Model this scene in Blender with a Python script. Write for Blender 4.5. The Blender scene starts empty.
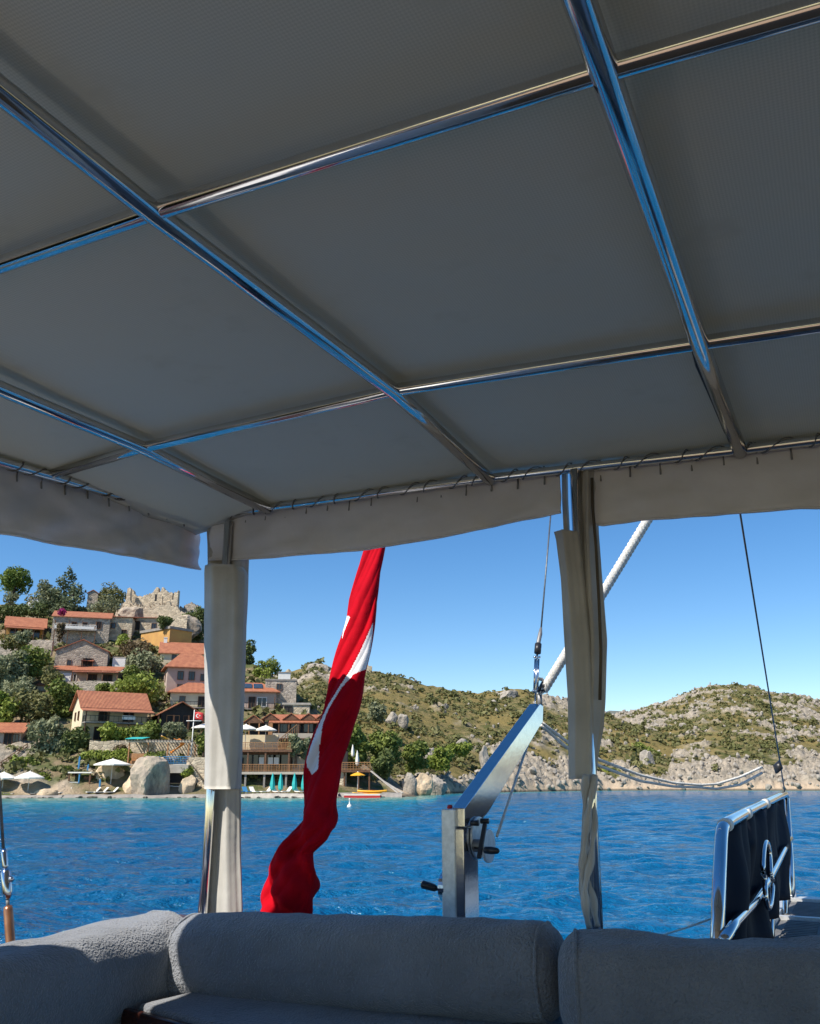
import bpy, math, random
import numpy as np
from mathutils import Vector, Matrix
random.seed(7); RNG = np.random.default_rng(7)
S = bpy.context.scene
COL = S.collection
PI = math.pi
# ------------------------------------------------------------------ camera, sky, sun, exposure
EYE = 2.7; F = 857.3; PIT = 0.3011; TH = 0.4651
cam = bpy.data.cameras.new('camera'); cam_o = bpy.data.objects.new('camera', cam); COL.objects.link(cam_o)
cam.sensor_fit = 'HORIZONTAL'; cam.sensor_width = 36; cam.lens = F/820*36
cam.clip_start = 0.05; cam.clip_end = 30000
cam_o.location = (0, 0, EYE); cam_o.rotation_euler = (PI/2+PIT, 0, 0)
S.camera = cam_o
cT, sT = math.cos(TH), math.sin(TH)
SUN_PHI = math.radians(28); SUN_EL = math.radians(49.5)
sr, sa = -math.sin(SUN_PHI), -math.cos(SUN_PHI)
sx, sy = sr*cT+sa*sT, -sr*sT+sa*cT
W = bpy.data.worlds.new('World'); S.world = W; W.use_nodes = True
nt = W.node_tree; bg = nt.nodes['Background']
sky = nt.nodes.new('ShaderNodeTexSky'); sky.sky_type = 'NISHITA'; sky.sun_disc = False
sky.sun_elevation = SUN_EL; sky.sun_rotation = math.atan2(sx, sy)
sky.air_density = 1.0; sky.dust_density = 0.15; sky.ozone_density = 1.6; sky.altitude = 1200
hs = nt.nodes.new('ShaderNodeHueSaturation'); hs.inputs['Saturation'].default_value = 1.32; hs.inputs['Hue'].default_value = .502
nt.links.new(sky.outputs[0], hs.inputs['Color']); nt.links.new(hs.outputs[0], bg.inputs[0]); bg.inputs[1].default_value = 0.105
sl = bpy.data.lights.new('sun', 'SUN'); sl.energy = 4.8; sl.angle = math.radians(0.5); sl.color = (1, .93, .82)
sun = bpy.data.objects.new('sun', sl); COL.objects.link(sun)
sun.rotation_euler = Vector((sx*math.cos(SUN_EL), sy*math.cos(SUN_EL), math.sin(SUN_EL))).to_track_quat('Z', 'Y').to_euler()
sun.location = (-5, -5, 20)
S.view_settings.view_transform = 'Standard'; S.view_settings.look = 'None'
S.view_settings.exposure = 0.6; S.view_settings.gamma = 1
S.render.engine = 'CYCLES'; S.cycles.use_denoising = True
S.cycles.max_bounces = 8; S.cycles.diffuse_bounces = 5; S.cycles.glossy_bounces = 4; S.cycles.transparent_max_bounces = 8
S.cycles.caustics_reflective = False; S.cycles.caustics_refractive = False
# ------------------------------------------------------------------ pixel helpers
def ray(px, py):
    u, v = (px-410)/F, (512-py)/F
    return np.array([u, math.cos(PIT)-v*math.sin(PIT), math.sin(PIT)+v*math.cos(PIT)])
def P(px, py, Y):
    r = ray(px, py); return r*(Y/r[1])+np.array([0, 0, EYE])
def B(R, A, z):                      # boat frame (right, aft, height above the eye) -> world
    return np.array([R*cT+A*sT, -R*sT+A*cT, EYE+z])
def bray(px, py):
    r = ray(px, py); return np.array([r[0]*cT-r[1]*sT, r[0]*sT+r[1]*cT, r[2]])
def Bp(px, py, R=None, A=None, z=None):   # where the ray meets a boat plane, in boat coordinates
    r = bray(px, py)
    k = R/r[0] if R is not None else A/r[1] if A is not None else z/r[2]
    return r*k
def W3(b): return B(b[0], b[1], b[2])
def mpp(p):                          # metres per pixel at a world point
    return (p[1]*math.cos(PIT)+(p[2]-EYE)*math.sin(PIT))/F
# ------------------------------------------------------------------ materials
def _mix(n, l, f, a, b):
    m = n.new('ShaderNodeMix'); m.data_type = 'RGBA'
    if hasattr(f, 'is_linked'): l.new(f, m.inputs[0])
    else: m.inputs[0].default_value = f
    for k, c in ((6, a), (7, b)):
        if hasattr(c, 'is_linked'): l.new(c, m.inputs[k])
        else: m.inputs[k].default_value = (*c, 1)
    return m.outputs[2]
def _noise(n, l, scale, detail=4, vec=None, rough=.55):
    t = n.new('ShaderNodeTexNoise'); t.inputs['Scale'].default_value = scale; t.inputs['Detail'].default_value = detail
    t.inputs['Roughness'].default_value = rough
    if vec is not None: l.new(vec, t.inputs['Vector'])
    return t.outputs[0]
def _ramp(n, l, f, a, b):
    r = n.new('ShaderNodeMapRange'); r.inputs[1].default_value = a; r.inputs[2].default_value = b
    l.new(f, r.inputs[0]); return r.outputs[0]
def _coord(n, l, scale=(1, 1, 1), rot=(0, 0, 0), kind='Object'):
    c = n.new('ShaderNodeTexCoord'); m = n.new('ShaderNodeMapping')
    m.inputs['Scale'].default_value = scale; m.inputs['Rotation'].default_value = rot
    l.new(c.outputs[kind], m.inputs['Vector']); return m.outputs[0]
def _bump(n, l, h, strength, dist, normal=None):
    b = n.new('ShaderNodeBump'); b.inputs['Strength'].default_value = strength; b.inputs['Distance'].default_value = dist
    l.new(h, b.inputs['Height'])
    if normal is not None: l.new(normal, b.inputs['Normal'])
    return b.outputs[0]
def mat(name, c1, c2=None, scale=4, rough=.7, metal=0, bump=0, bdist=.02, bscale=None, lo=.35, hi=.65, spec=None, sheen=0):
    m = bpy.data.materials.new(name); m.use_nodes = True
    n, l = m.node_tree.nodes, m.node_tree.links; p = n['Principled BSDF']
    v = _coord(n, l)
    f = _ramp(n, l, _noise(n, l, scale, 5, v), lo, hi)
    l.new(_mix(n, l, f, c1, c2 or tuple(x*.8 for x in c1)), p.inputs['Base Color'])
    p.inputs['Roughness'].default_value = rough; p.inputs['Metallic'].default_value = metal
    if spec is not None: p.inputs['Specular IOR Level'].default_value = spec
    if sheen: p.inputs['Sheen Weight'].default_value = sheen
    if bump: l.new(_bump(n, l, _noise(n, l, bscale or scale*3, 5, v), bump, bdist), p.inputs['Normal'])
    return m
def tile_mat(name, c1, c2):          # clay tiles: rows and rolls in the tile plane
    m = mat(name, c1, c2, 1.3, .8)
    n, l = m.node_tree.nodes, m.node_tree.links; p = n['Principled BSDF']
    w = n.new('ShaderNodeTexWave'); w.inputs['Scale'].default_value = 1.4; w.inputs['Distortion'].default_value = .6
    w.bands_direction = 'X'; l.new(_coord(n, l), w.inputs['Vector'])
    l.new(_bump(n, l, w.outputs['Color'], .9, .08), p.inputs['Normal'])
    old = p.inputs['Base Color'].links[0].from_socket
    l.new(_mix(n, l, _ramp(n, l, _noise(n, l, 9, 3, _coord(n, l)), .55, .75), old, tuple(x*.55 for x in c1)), p.inputs['Base Color'])
    return m
def stone_mat(name, c1, c2, scale=2.2):
    m = mat(name, c1, c2, scale, .9)
    n, l = m.node_tree.nodes, m.node_tree.links; p = n['Principled BSDF']
    v = n.new('ShaderNodeTexVoronoi'); v.inputs['Scale'].default_value = scale*.9
    l.new(_coord(n, l, (1, 1, 1.6)), v.inputs['Vector'])
    v2 = n.new('ShaderNodeTexVoronoi'); v2.feature = 'DISTANCE_TO_EDGE'; v2.inputs['Scale'].default_value = scale*.9
    l.new(_coord(n, l, (1, 1, 1.6)), v2.inputs['Vector'])
    old = p.inputs['Base Color'].links[0].from_socket
    hue = n.new('ShaderNodeMix'); hue.data_type = 'RGBA'; hue.blend_type = 'OVERLAY'; hue.inputs[0].default_value = .35
    l.new(old, hue.inputs[6]); l.new(v.outputs['Color'], hue.inputs[7])
    bw = n.new('ShaderNodeRGBToBW'); l.new(v.outputs['Color'], bw.inputs[0]); l.new(bw.outputs[0], hue.inputs[7])
    l.new(hue.outputs[2], p.inputs['Base Color'])
    l.new(_bump(n, l, _ramp(n, l, v2.outputs[0], 0, .12), .8, .06), p.inputs['Normal'])
    return m
def leaf_mat(name, c1, c2):
    m = bpy.data.materials.new(name); m.use_nodes = True
    n, l = m.node_tree.nodes, m.node_tree.links; p = n['Principled BSDF']
    a = n.new('ShaderNodeAttribute'); a.attribute_name = 'tint'
    l.new(_mix(n, l, a.outputs['Fac'], c1, c2), p.inputs['Base Color'])
    p.inputs['Roughness'].default_value = .6; p.inputs['Specular IOR Level'].default_value = .25
    t = n.new('ShaderNodeBsdfTranslucent'); l.new(_mix(n, l, a.outputs['Fac'], c1, c2), t.inputs[0])
    mx = n.new('ShaderNodeMixShader'); mx.inputs[0].default_value = .25
    l.new(p.outputs[0], mx.inputs[1]); l.new(t.outputs[0], mx.inputs[2]); l.new(mx.outputs[0], n['Material Output'].inputs[0])
    return m
M = {}
M['tile'] = tile_mat('clay_tile', (.44, .165, .08), (.33, .11, .055))
M['tile_old'] = tile_mat('weathered_tile', (.40, .14, .075), (.30, .10, .06))
M['cream'] = mat('cream_render', (.72, .62, .42), (.62, .53, .37), .8, .9)
M['pinkish'] = mat('pink_grey_render', (.47, .36, .30), (.40, .31, .26), .7, .9)
M['greywall'] = stone_mat('grey_rubble', (.42, .36, .29), (.32, .27, .22), 1.6)
M['beige'] = mat('beige_render', (.46, .40, .32), (.38, .33, .27), .6, .9)
M['stone'] = stone_mat('pale_rubble', (.54, .45, .325), (.43, .35, .25), 1.5)
M['ochre'] = mat('ochre_render', (.55, .31, .09), (.45, .24, .08), .5, .9)
M['white'] = mat('white_paint', (.78, .76, .72), (.70, .68, .64), 2, .7)
M['wood'] = mat('brown_timber', (.16, .075, .035), (.10, .045, .022), 3, .7)
M['wood_lt'] = mat('orange_timber', (.40, .20, .08), (.30, .14, .055), 3, .7)
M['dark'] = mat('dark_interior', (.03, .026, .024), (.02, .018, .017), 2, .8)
M['glass'] = mat('window_glass', (.02, .025, .03), (.03, .035, .04), 2, .12, spec=.6)
M['blue'] = mat('blue_paint', (.04, .19, .38), (.05, .22, .42), 2, .6)
M['teal'] = mat('teal_canvas', (.03, .42, .40), (.02, .36, .35), 2, .8)
M['canvas_w'] = mat('white_canvas', (.80, .77, .70), (.74, .70, .62), 1, .85)
M['yellow'] = mat('yellow_plastic', (.80, .42, .02), (.72, .35, .02), 2, .45)
M['orange'] = mat('orange_plastic', (.70, .22, .02), (.62, .19, .02), 2, .5)
M['concrete'] = mat('quay_concrete', (.45, .41, .35), (.34, .31, .27), 1.2, .9, bump=.5, bdist=.05)
M['concrete_d'] = mat('weathered_concrete', (.30, .27, .24), (.22, .20, .18), 1.2, .9, bump=.5, bdist=.05)
M['red'] = mat('red_paint', (.55, .03, .03), (.50, .025, .025), 2, .7)
M['magenta'] = leaf_mat('bougainvillea', (.40, .03, .16), (.30, .03, .14))
M['metal_d'] = mat('grey_metal', (.25, .25, .25), (.2, .2, .2), 2, .5, metal=.4)
M['solar'] = mat('solar_glass', (.03, .045, .07), (.04, .06, .09), 2, .2)
def rock_mat(name, c1, c2, c3, scale):
    m = mat(name, c1, c2, scale, .95, bump=.9, bdist=.15, bscale=scale*2.5)
    n, l = m.node_tree.nodes, m.node_tree.links; p = n['Principled BSDF']
    old = p.inputs['Base Color'].links[0].from_socket
    l.new(_mix(n, l, _ramp(n, l, _noise(n, l, scale*.7, 6, _coord(n, l, (1, 1, .35)), .7), .5, .68), old, c3), p.inputs['Base Color'])
    return m
M['rock'] = rock_mat('limestone', (.37, .33, .275), (.27, .245, .21), (.15, .14, .125), .9)
M['rock_warm'] = rock_mat('ochre_limestone', (.58, .46, .32), (.50, .37, .23), (.30, .23, .16), .6)
M['boulder'] = rock_mat('stained_boulder', (.44, .36, .27), (.30, .25, .20), (.09, .075, .065), .5)
M['wetrock'] = rock_mat('wet_rock', (.16, .14, .115), (.10, .09, .075), (.05, .05, .042), 1.2)
M['bark'] = mat('bark', (.11, .08, .055), (.07, .05, .035), 6, .95, bump=.6)
LEAF = dict(pine=leaf_mat('pine_needles', (0.096, 0.147, 0.026), (0.177, 0.236, 0.044)),
            conifer=leaf_mat('conifer_needles', (0.100, 0.131, 0.068), (0.169, 0.199, 0.107)),
            olive=leaf_mat('olive_leaves', (.17, .19, .10), (.26, .275, .16)),
            green=leaf_mat('green_leaves', (.12, .16, .035), (.22, .26, .06)),
            bright=leaf_mat('bright_leaves', (0.153, 0.201, 0.031), (0.260, 0.307, 0.059)),
            dark=leaf_mat('dark_leaves', (0.077, 0.107, 0.034), (0.138, 0.169, 0.054)),
            brown=leaf_mat('dry_leaves', (0.165, 0.118, 0.059), (0.130, 0.100, 0.059)),
            scrub=leaf_mat('scrub_leaves', (.115, .125, .042), (.20, .19, .075)))
# boat
def canopy_mat():
    m = bpy.data.materials.new('canopy_weave'); m.use_nodes = True
    n, l = m.node_tree.nodes, m.node_tree.links; p = n['Principled BSDF']
    uv = n.new('ShaderNodeUVMap'); mp = n.new('ShaderNodeMapping'); l.new(uv.outputs[0], mp.inputs[0])
    mp.inputs['Rotation'].default_value = (0, 0, 0.785)
    ck = n.new('ShaderNodeTexChecker'); ck.inputs['Scale'].default_value = 230; l.new(mp.outputs[0], ck.inputs[0])
    stain = _ramp(n, l, _noise(n, l, 4.5, 6, uv.outputs[0], .65), .58, .74)
    big = _ramp(n, l, _noise(n, l, 1.3, 4, uv.outputs[0]), .3, .7)
    c = _mix(n, l, big, (.67, .66, .60), (.74, .73, .66))
    c = _mix(n, l, stain, c, (.56, .545, .47))
    l.new(_mix(n, l, ck.outputs['Fac'], c, (.615, .615, .55)), p.inputs['Base Color'])
    p.inputs['Roughness'].default_value = .62; p.inputs['Specular IOR Level'].default_value = .35
    l.new(_bump(n, l, ck.outputs['Fac'], .25, .002, _bump(n, l, _noise(n, l, 2.6, 3, uv.outputs[0]), .3, .05)), p.inputs['Normal'])
    tr = n.new('ShaderNodeBsdfTranslucent'); tr.inputs[0].default_value = (.575, .58, .505, 1)
    mx = n.new('ShaderNodeMixShader'); mx.inputs[0].default_value = .175
    l.new(p.outputs[0], mx.inputs[1]); l.new(tr.outputs[0], mx.inputs[2]); l.new(mx.outputs[0], n['Material Output'].inputs[0])
    return m
M['canopy'] = canopy_mat()
M['steel'] = mat('polished_steel', (.72, .72, .72), (.66, .66, .66), 8, .10, metal=1, bump=.04, bdist=.004, bscale=14)
M['brushed'] = mat('brushed_steel', (.62, .63, .64), (.56, .57, .59), 30, .13, metal=1, bump=.08, bdist=.002, bscale=60)
M['galv'] = mat('galvanised_steel', (.78, .79, .78), (.62, .63, .62), 45, .45, metal=.55)
M['awning'] = mat('awning_canvas', (.78, .77, .79), (.69, .68, .70), 5, .75, bump=.15, bdist=.008, bscale=22)
M['curtain'] = mat('curtain_canvas', (.50, .485, .45), (.40, .385, .355), 6, .8, bump=.25, bdist=.01, bscale=16)
M['zip'] = mat('zip_tape', (.10, .075, .04), (.07, .055, .035), 9, .7)
M['cushion'] = mat('terry_cushion', (.215, .23, .26), (.16, .172, .195), 5, .95, sheen=.3)
_n, _l = M['cushion'].node_tree.nodes, M['cushion'].node_tree.links; _v = _coord(_n, _l)
_l.new(_bump(_n, _l, _noise(_n, _l, 150, 1, _v), 1, .008, _bump(_n, _l, _noise(_n, _l, 38, 2, _v), .5, .014)), _n['Principled BSDF'].inputs['Normal'])
M['navy'] = mat('navy_canvas', (.004, .005, .013), (.007, .009, .018), 4, .75, spec=.2, bump=.2, bdist=.01)
M['cord'] = mat('black_cord', (.02, .02, .022), (.03, .03, .03), 20, .6)
M['rope'] = mat('white_rope', (.74, .72, .67), (.55, .54, .50), 60, .85, bump=.8, bdist=.004, bscale=120)
M['wire'] = mat('steel_wire', (.16, .17, .18), (.10, .11, .12), 60, .45, metal=.6)
M['mahog'] = mat('varnished_mahogany', (.055, .018, .012), (.035, .011, .008), 7, .25)
M['gel'] = mat('white_gelcoat', (.70, .71, .72), (.64, .65, .67), 2, .3)
M['teak'] = mat('teak_deck', (.30, .19, .11), (.24, .15, .085), 5, .7)
M['blackpl'] = mat('black_plastic', (.015, .015, .017), (.02, .02, .022), 10, .4)
M['grating'] = mat('grey_grating', (.16, .16, .16), (.11, .11, .11), 14, .6)
M['flagred'] = mat('red_flag_cloth', (.44, .002, .011), (.36, .0015, .009), 14, .85, bump=.25, bdist=.006, bscale=40, spec=.08)
M['flagwhite'] = mat('white_flag_cloth', (.80, .79, .80), (.74, .73, .75), 14, .8, bump=.2, bdist=.006, bscale=40)
# ------------------------------------------------------------------ mesh helpers
def tag(o, label=None, cat=None, group=None, kind=None):
    if label: o['label'] = label
    if cat: o['category'] = cat
    if group: o['group'] = group
    if kind: o['kind'] = kind
    return o
def empty(name, loc, rz=0, label=None, cat=None, group=None):
    o = bpy.data.objects.new(name, None); COL.objects.link(o); o.location = tuple(loc); o.rotation_euler = (0, 0, rz)
    o.empty_display_size = .2
    return tag(o, label, cat, group)
def raw(name, V, Fc, mats, parent=None, smooth=False, mi=None, tint=None):
    me = bpy.data.meshes.new(name); me.from_pydata([tuple(map(float, v)) for v in V], [], Fc)
    for m in (mats if isinstance(mats, (list, tuple)) else [mats]): me.materials.append(m)
    if mi is not None: me.polygons.foreach_set('material_index', mi)
    if smooth: me.polygons.foreach_set('use_smooth', [True]*len(me.polygons))
    if tint is not None:
        a = me.attributes.new('tint', 'FLOAT', 'FACE'); a.data.foreach_set('value', np.asarray(tint, dtype=np.float32))
    me.update(); o = bpy.data.objects.new(name, me); COL.objects.link(o)
    if parent is not None: o.parent = parent
    return o
def origin_to(o, p):                 # move a world-space mesh's origin to p
    p = np.array(p, dtype=float); o.data.transform(Matrix.Translation(Vector(-p))); o.location = Vector(p); return o
class MB:
    def __init__(s): s.V, s.F = [], []
    def poly(s, pts, faces):
        k = len(s.V); s.V += [tuple(p) for p in pts]; s.F += [tuple(i+k for i in f) for f in faces]; return s
    def box(s, x0, x1, y0, y1, z0, z1):
        return s.poly([(x0, y0, z0), (x1, y0, z0), (x1, y1, z0), (x0, y1, z0), (x0, y0, z1), (x1, y0, z1), (x1, y1, z1), (x0, y1, z1)],
                      [(0, 3, 2, 1), (4, 5, 6, 7), (0, 1, 5, 4), (1, 2, 6, 5), (2, 3, 7, 6), (3, 0, 4, 7)])
    def slab(s, top, t):             # polygon (list of points, CCW from above) extruded down by t
        n = len(top); bot = [(p[0], p[1], p[2]-t) for p in top]
        return s.poly(list(top)+bot, [tuple(range(n)), tuple(range(2*n-1, n-1, -1))]+[(i, i+n, (i+1) % n+n, (i+1) % n) for i in range(n)])
    def tube(s, pts, r, n=8, cap=True, squash=1.0, roll=0):
        pts = [np.array(p, float) for p in pts]; rs = r if hasattr(r, '__len__') else [r]*len(pts)
        rings = []; k = len(s.V); prev = None
        for i, p in enumerate(pts):
            d = pts[min(i+1, len(pts)-1)]-pts[max(i-1, 0)]; d = d/(np.linalg.norm(d)+1e-12)
            if prev is None:
                up = np.array([0, 0, 1.]) if abs(d[2]) < .9 else np.array([0, 1., 0])
            else: up = prev
            a = np.cross(d, up); a /= np.linalg.norm(a)+1e-12; b = np.cross(a, d); prev = b
            for j in range(n):
                t = 2*PI*j/n+roll; s.V.append(tuple(p+rs[i]*(math.cos(t)*a+squash*math.sin(t)*b)))
        for i in range(len(pts)-1):
            for j in range(n):
                s.F.append((k+i*n+j, k+i*n+(j+1) % n, k+(i+1)*n+(j+1) % n, k+(i+1)*n+j))
        if cap:
            s.F.append(tuple(k+j for j in reversed(range(n)))); m = k+(len(pts)-1)*n; s.F.append(tuple(m+j for j in range(n)))
        return s
    def bar(s, a, b, w, h=None):     # square bar
        return s.tube([a, b], w*.7071, 4, roll=PI/4, squash=(h or w)/w)
    def lathe(s, prof, n=12, c=(0, 0, 0)):
        k = len(s.V)
        for r, z in prof:
            for j in range(n): t = 2*PI*j/n; s.V.append((c[0]+r*math.cos(t), c[1]+r*math.sin(t), c[2]+z))
        for i in range(len(prof)-1):
            for j in range(n): s.F.append((k+i*n+j, k+i*n+(j+1) % n, k+(i+1)*n+(j+1) % n, k+(i+1)*n+j))
        s.F.append(tuple(k+j for j in reversed(range(n)))); m = k+(len(prof)-1)*n; s.F.append(tuple(m+j for j in range(n)))
        return s
    def grid(s, G):                  # G[i][j] points
        k = len(s.V); r, c = len(G), len(G[0])
        for row in G: s.V += [tuple(p) for p in row]
        for i in range(r-1):
            for j in range(c-1): s.F.append((k+i*c+j, k+i*c+j+1, k+(i+1)*c+j+1, k+(i+1)*c+j))
        return s
    def build(s, name, m, parent=None, smooth=False): return raw(name, s.V, s.F, m, parent, smooth)
def bevel(o, w, seg=2):
    b = o.modifiers.new('bevel', 'BEVEL'); b.width = w; b.segments = seg; b.limit_method = 'ANGLE'; return o
def solid(o, t):
    b = o.modifiers.new('thickness', 'SOLIDIFY'); b.thickness = t; b.offset = 0; return o
# numpy value noise
_tab = RNG.random((256, 256))
def vnoise(x, y):
    xi, yi = np.floor(x).astype(int), np.floor(y).astype(int); fx, fy = x-xi, y-yi
    fx = fx*fx*(3-2*fx); fy = fy*fy*(3-2*fy); g = lambda a, b: _tab[a % 256, b % 256]
    return (g(xi, yi)*(1-fx)+g(xi+1, yi)*fx)*(1-fy)+(g(xi, yi+1)*(1-fx)+g(xi+1, yi+1)*fx)*fy
def fbm(x, y, o=5, lac=2.03, gain=.5):
    t, a, n = 0, 1, 0
    for i in range(o): t = t+a*vnoise(x+i*17.3, y+i*9.1); n += a; x, y, a = x*lac, y*lac, a*gain
    return t/n
def sstep(a, b, x): t = np.clip((x-a)/(b-a), 0, 1); return t*t*(3-2*t)
# ------------------------------------------------------------------ terrain
def sil(pts, ys, yr):                # skyline pixels -> (azimuth, shore distance, ridge distance, ridge height)
    out = []
    for i, (px, py) in enumerate(pts):
        r = ray(px, py); a = r[0]/r[1]; Yr = np.interp(px, *zip(*yr)); Ys = np.interp(px, *zip(*ys))
        out.append((a, Ys, Yr, (lambda z_: z_ if z_ > .35 else -2.5)(r[2]/r[1]*Yr+EYE)))
    return np.array(out).T
HA = sil([(-500, 640), (-300, 600), (-150, 590), (-60, 596), (0, 604), (40, 605), (100, 608), (130, 614), (165, 618), (188, 622), (206, 640), (236, 654), (268, 671), (295, 690), (330, 722), (370, 757), (400, 785), (440, 799), (1300, 820)],
         [(-500, 125), (0, 128), (330, 133), (440, 140)], [(-500, 230), (165, 214), (206, 205), (240, 192), (270, 182), (330, 166), (440, 150)])
HB = sil([(60, 700), (150, 690), (230, 684), (262, 679), (285, 674), (305, 667), (318, 662), (330, 668), (350, 672), (380, 673), (400, 677), (420, 683), (450, 688), (478, 692), (510, 691), (525, 691), (545, 699), (570, 706), (600, 714), (640, 724), (700, 742), (780, 770), (840, 784), (1300, 820)],
         [(60, 140), (340, 141), (400, 150), (470, 175), (600, 207), (900, 215)], [(60, 330), (400, 300), (600, 300), (900, 280)])
HC = sil([(300, 790), (480, 770), (560, 734), (590, 722), (612, 716), (640, 709), (652, 705), (665, 704), (690, 694), (700, 689), (715, 686), (735, 684), (755, 686), (772, 693), (785, 694), (800, 697), (820, 702), (860, 700), (920, 690), (1000, 694), (1150, 720), (1300, 740)],
         [(300, 225), (600, 212), (820, 205), (1300, 190)], [(300, 480), (612, 470), (740, 460), (1300, 420)])
def hill(T, a, Y, pw):
    Ys, Yr, zr = (np.interp(a, T[0], T[k]) for k in (1, 2, 3))
    t = (Y-Ys)/(Yr-Ys); up = np.where(t > 0, zr*np.power(np.clip(t, 0, 1), pw), -.6+np.clip(t, -.5, 0)*6)
    return np.where(t > 1, zr-(Y-Yr)*.35, up), t
def H0(X, Y):
    a = X/Y
    A, tA = hill(HA, a, Y, 1.0); Bh, tB = hill(HB, a, Y, .95); C, tC = hill(HC, a, Y, .85)
    return np.maximum(np.maximum(A, Bh), np.maximum(C, -3)), A, Bh, C
def rockmask(X, Y):
    z, A, Bh, C = H0(X, Y)
    n = fbm(X*.035+3, Y*.020+7, 4); n2 = fbm(X*.13+31, Y*.10+11, 3)
    isC = (C >= Bh) & (C >= A); isA = (A > Bh) & (A > C)
    low = 1-sstep(2, 22, z)
    m = n*.55+n2*.45+np.where(isC, .10+.05*low, .0)+np.where(isA, -.04, 0)+np.where(~isA & ~isC, -.03+.10*low*sstep(-.02, .12, X/Y), 0)
    shore = 1-sstep(.9, 2.8, z+3.5*(n2-.5))
    return np.clip(np.maximum(sstep(.55, .64, m), np.where(isA, shore*.0, shore)), 0, 1), isA, shore
def H(X, Y):
    z, A, Bh, C = H0(X, Y); isA = (A >= Bh) & (A >= C)
    rk, _, sh = rockmask(X, Y)
    land = sstep(-.2, 1.2, z)
    n = (fbm(X*.05, Y*.05, 4)-.5)*np.where(isA, 1.0, 3.0)*sstep(0, 12, z)+(fbm(X*.35+5, Y*.35, 4)-.5)*np.where(isA, .5, 1.1)
    r = np.abs(fbm(X*.55+9, Y*.45+2, 4)-.5)
    return z+land*(n+rk*(np.where(isA, .4, 1.0)*(r*5.0+.25))+np.where(isA, 0, sh*1.0))
def hit(px, py, y0=126, y1=560):
    r = ray(px, py); Ys = np.arange(y0, y1, .25); X = Ys*r[0]/r[1]; Z = EYE+Ys*r[2]/r[1]
    h = H0(X, Ys)[0]; k = np.argmax(Z <= h) if (Z <= h).any() else len(Ys)-1
    return np.array([X[k], Ys[k], Z[k]])
def terrain():
    na, nr = 900, 330
    a = np.concatenate([np.linspace(-1.25, -.62, 60, endpoint=False), np.linspace(-.62, .58, na), np.linspace(.58, 1.1, 50)[1:]])
    Yv = 122*np.exp(np.linspace(0, math.log(620/122), nr))
    AA, YY = np.meshgrid(a, Yv); XX = AA*YY; Z = H(XX, YY)
    n = len(a); V = np.stack([XX, YY, Z], -1).reshape(-1, 3)
    idx = np.arange(nr*n).reshape(nr, n)
    q = np.stack([idx[:-1, :-1], idx[:-1, 1:], idx[1:, 1:], idx[1:, :-1]], -1).reshape(-1, 4)
    keep = (V[q][:, :, 2].max(1) > -1.5); q = q[keep]
    me = bpy.data.meshes.new('hillside_terrain'); me.from_pydata(V.tolist(), [], q.tolist())
    rk = rockmask(XX, YY)[0].reshape(-1)
    at = me.attributes.new('rock', 'FLOAT', 'POINT'); at.data.foreach_set('value', rk.astype(np.float32))
    vil = rockmask(XX, YY)[1].reshape(-1)*1.0
    at = me.attributes.new('village', 'FLOAT', 'POINT'); at.data.foreach_set('value', vil.astype(np.float32))
    me.polygons.foreach_set('use_smooth', [True]*len(me.polygons))
    m = bpy.data.materials.new('hillside'); m.use_nodes = True; nn, l = m.node_tree.nodes, m.node_tree.links; p = nn['Principled BSDF']
    v = _coord(nn, l)
    scrub = _mix(nn, l, _ramp(nn, l, _noise(nn, l, .45, 6, v, .65), .42, .60), (.070, .078, .022), (.21, .165, .075))
    scrub = _mix(nn, l, _ramp(nn, l, _noise(nn, l, .05, 4, v), .45, .62), scrub, (.20, .155, .055))
    rock = _mix(nn, l, _ramp(nn, l, _noise(nn, l, .7, 6, v, .7), .40, .62), (.40, .345, .27), (.20, .18, .145))
    at1 = nn.new('ShaderNodeAttribute'); at1.attribute_name = 'rock'
    g = nn.new('ShaderNodeNewGeometry'); sp = nn.new('ShaderNodeSeparateXYZ'); l.new(g.outputs['Position'], sp.inputs[0])
    rock = _mix(nn, l, _ramp(nn, l, sp.outputs[2], 2.6, .7), rock, (.50, .385, .27))
    rock = _mix(nn, l, _ramp(nn, l, sp.outputs[2], .55, .15), rock, (.12, .10, .075))
    at2 = nn.new('ShaderNodeAttribute'); at2.attribute_name = 'village'
    soil = _mix(nn, l, _ramp(nn, l, _noise(nn, l, .3, 5, v), .4, .6), (.24, .18, .11), (.085, .10, .035))
    scrub = _mix(nn, l, at2.outputs['Fac'], scrub, soil)
    l.new(_mix(nn, l, at1.outputs['Fac'], scrub, rock), p.inputs['Base Color'])
    p.inputs['Roughness'].default_value = .95; p.inputs['Specular IOR Level'].default_value = .2
    l.new(_bump(nn, l, _noise(nn, l, 1.2, 6, v, .7), 1, .5), p.inputs['Normal'])
    me.materials.append(m); o = bpy.data.objects.new('hillside_terrain', me); COL.objects.link(o); tag(o, kind='structure')
terrain()
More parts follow.
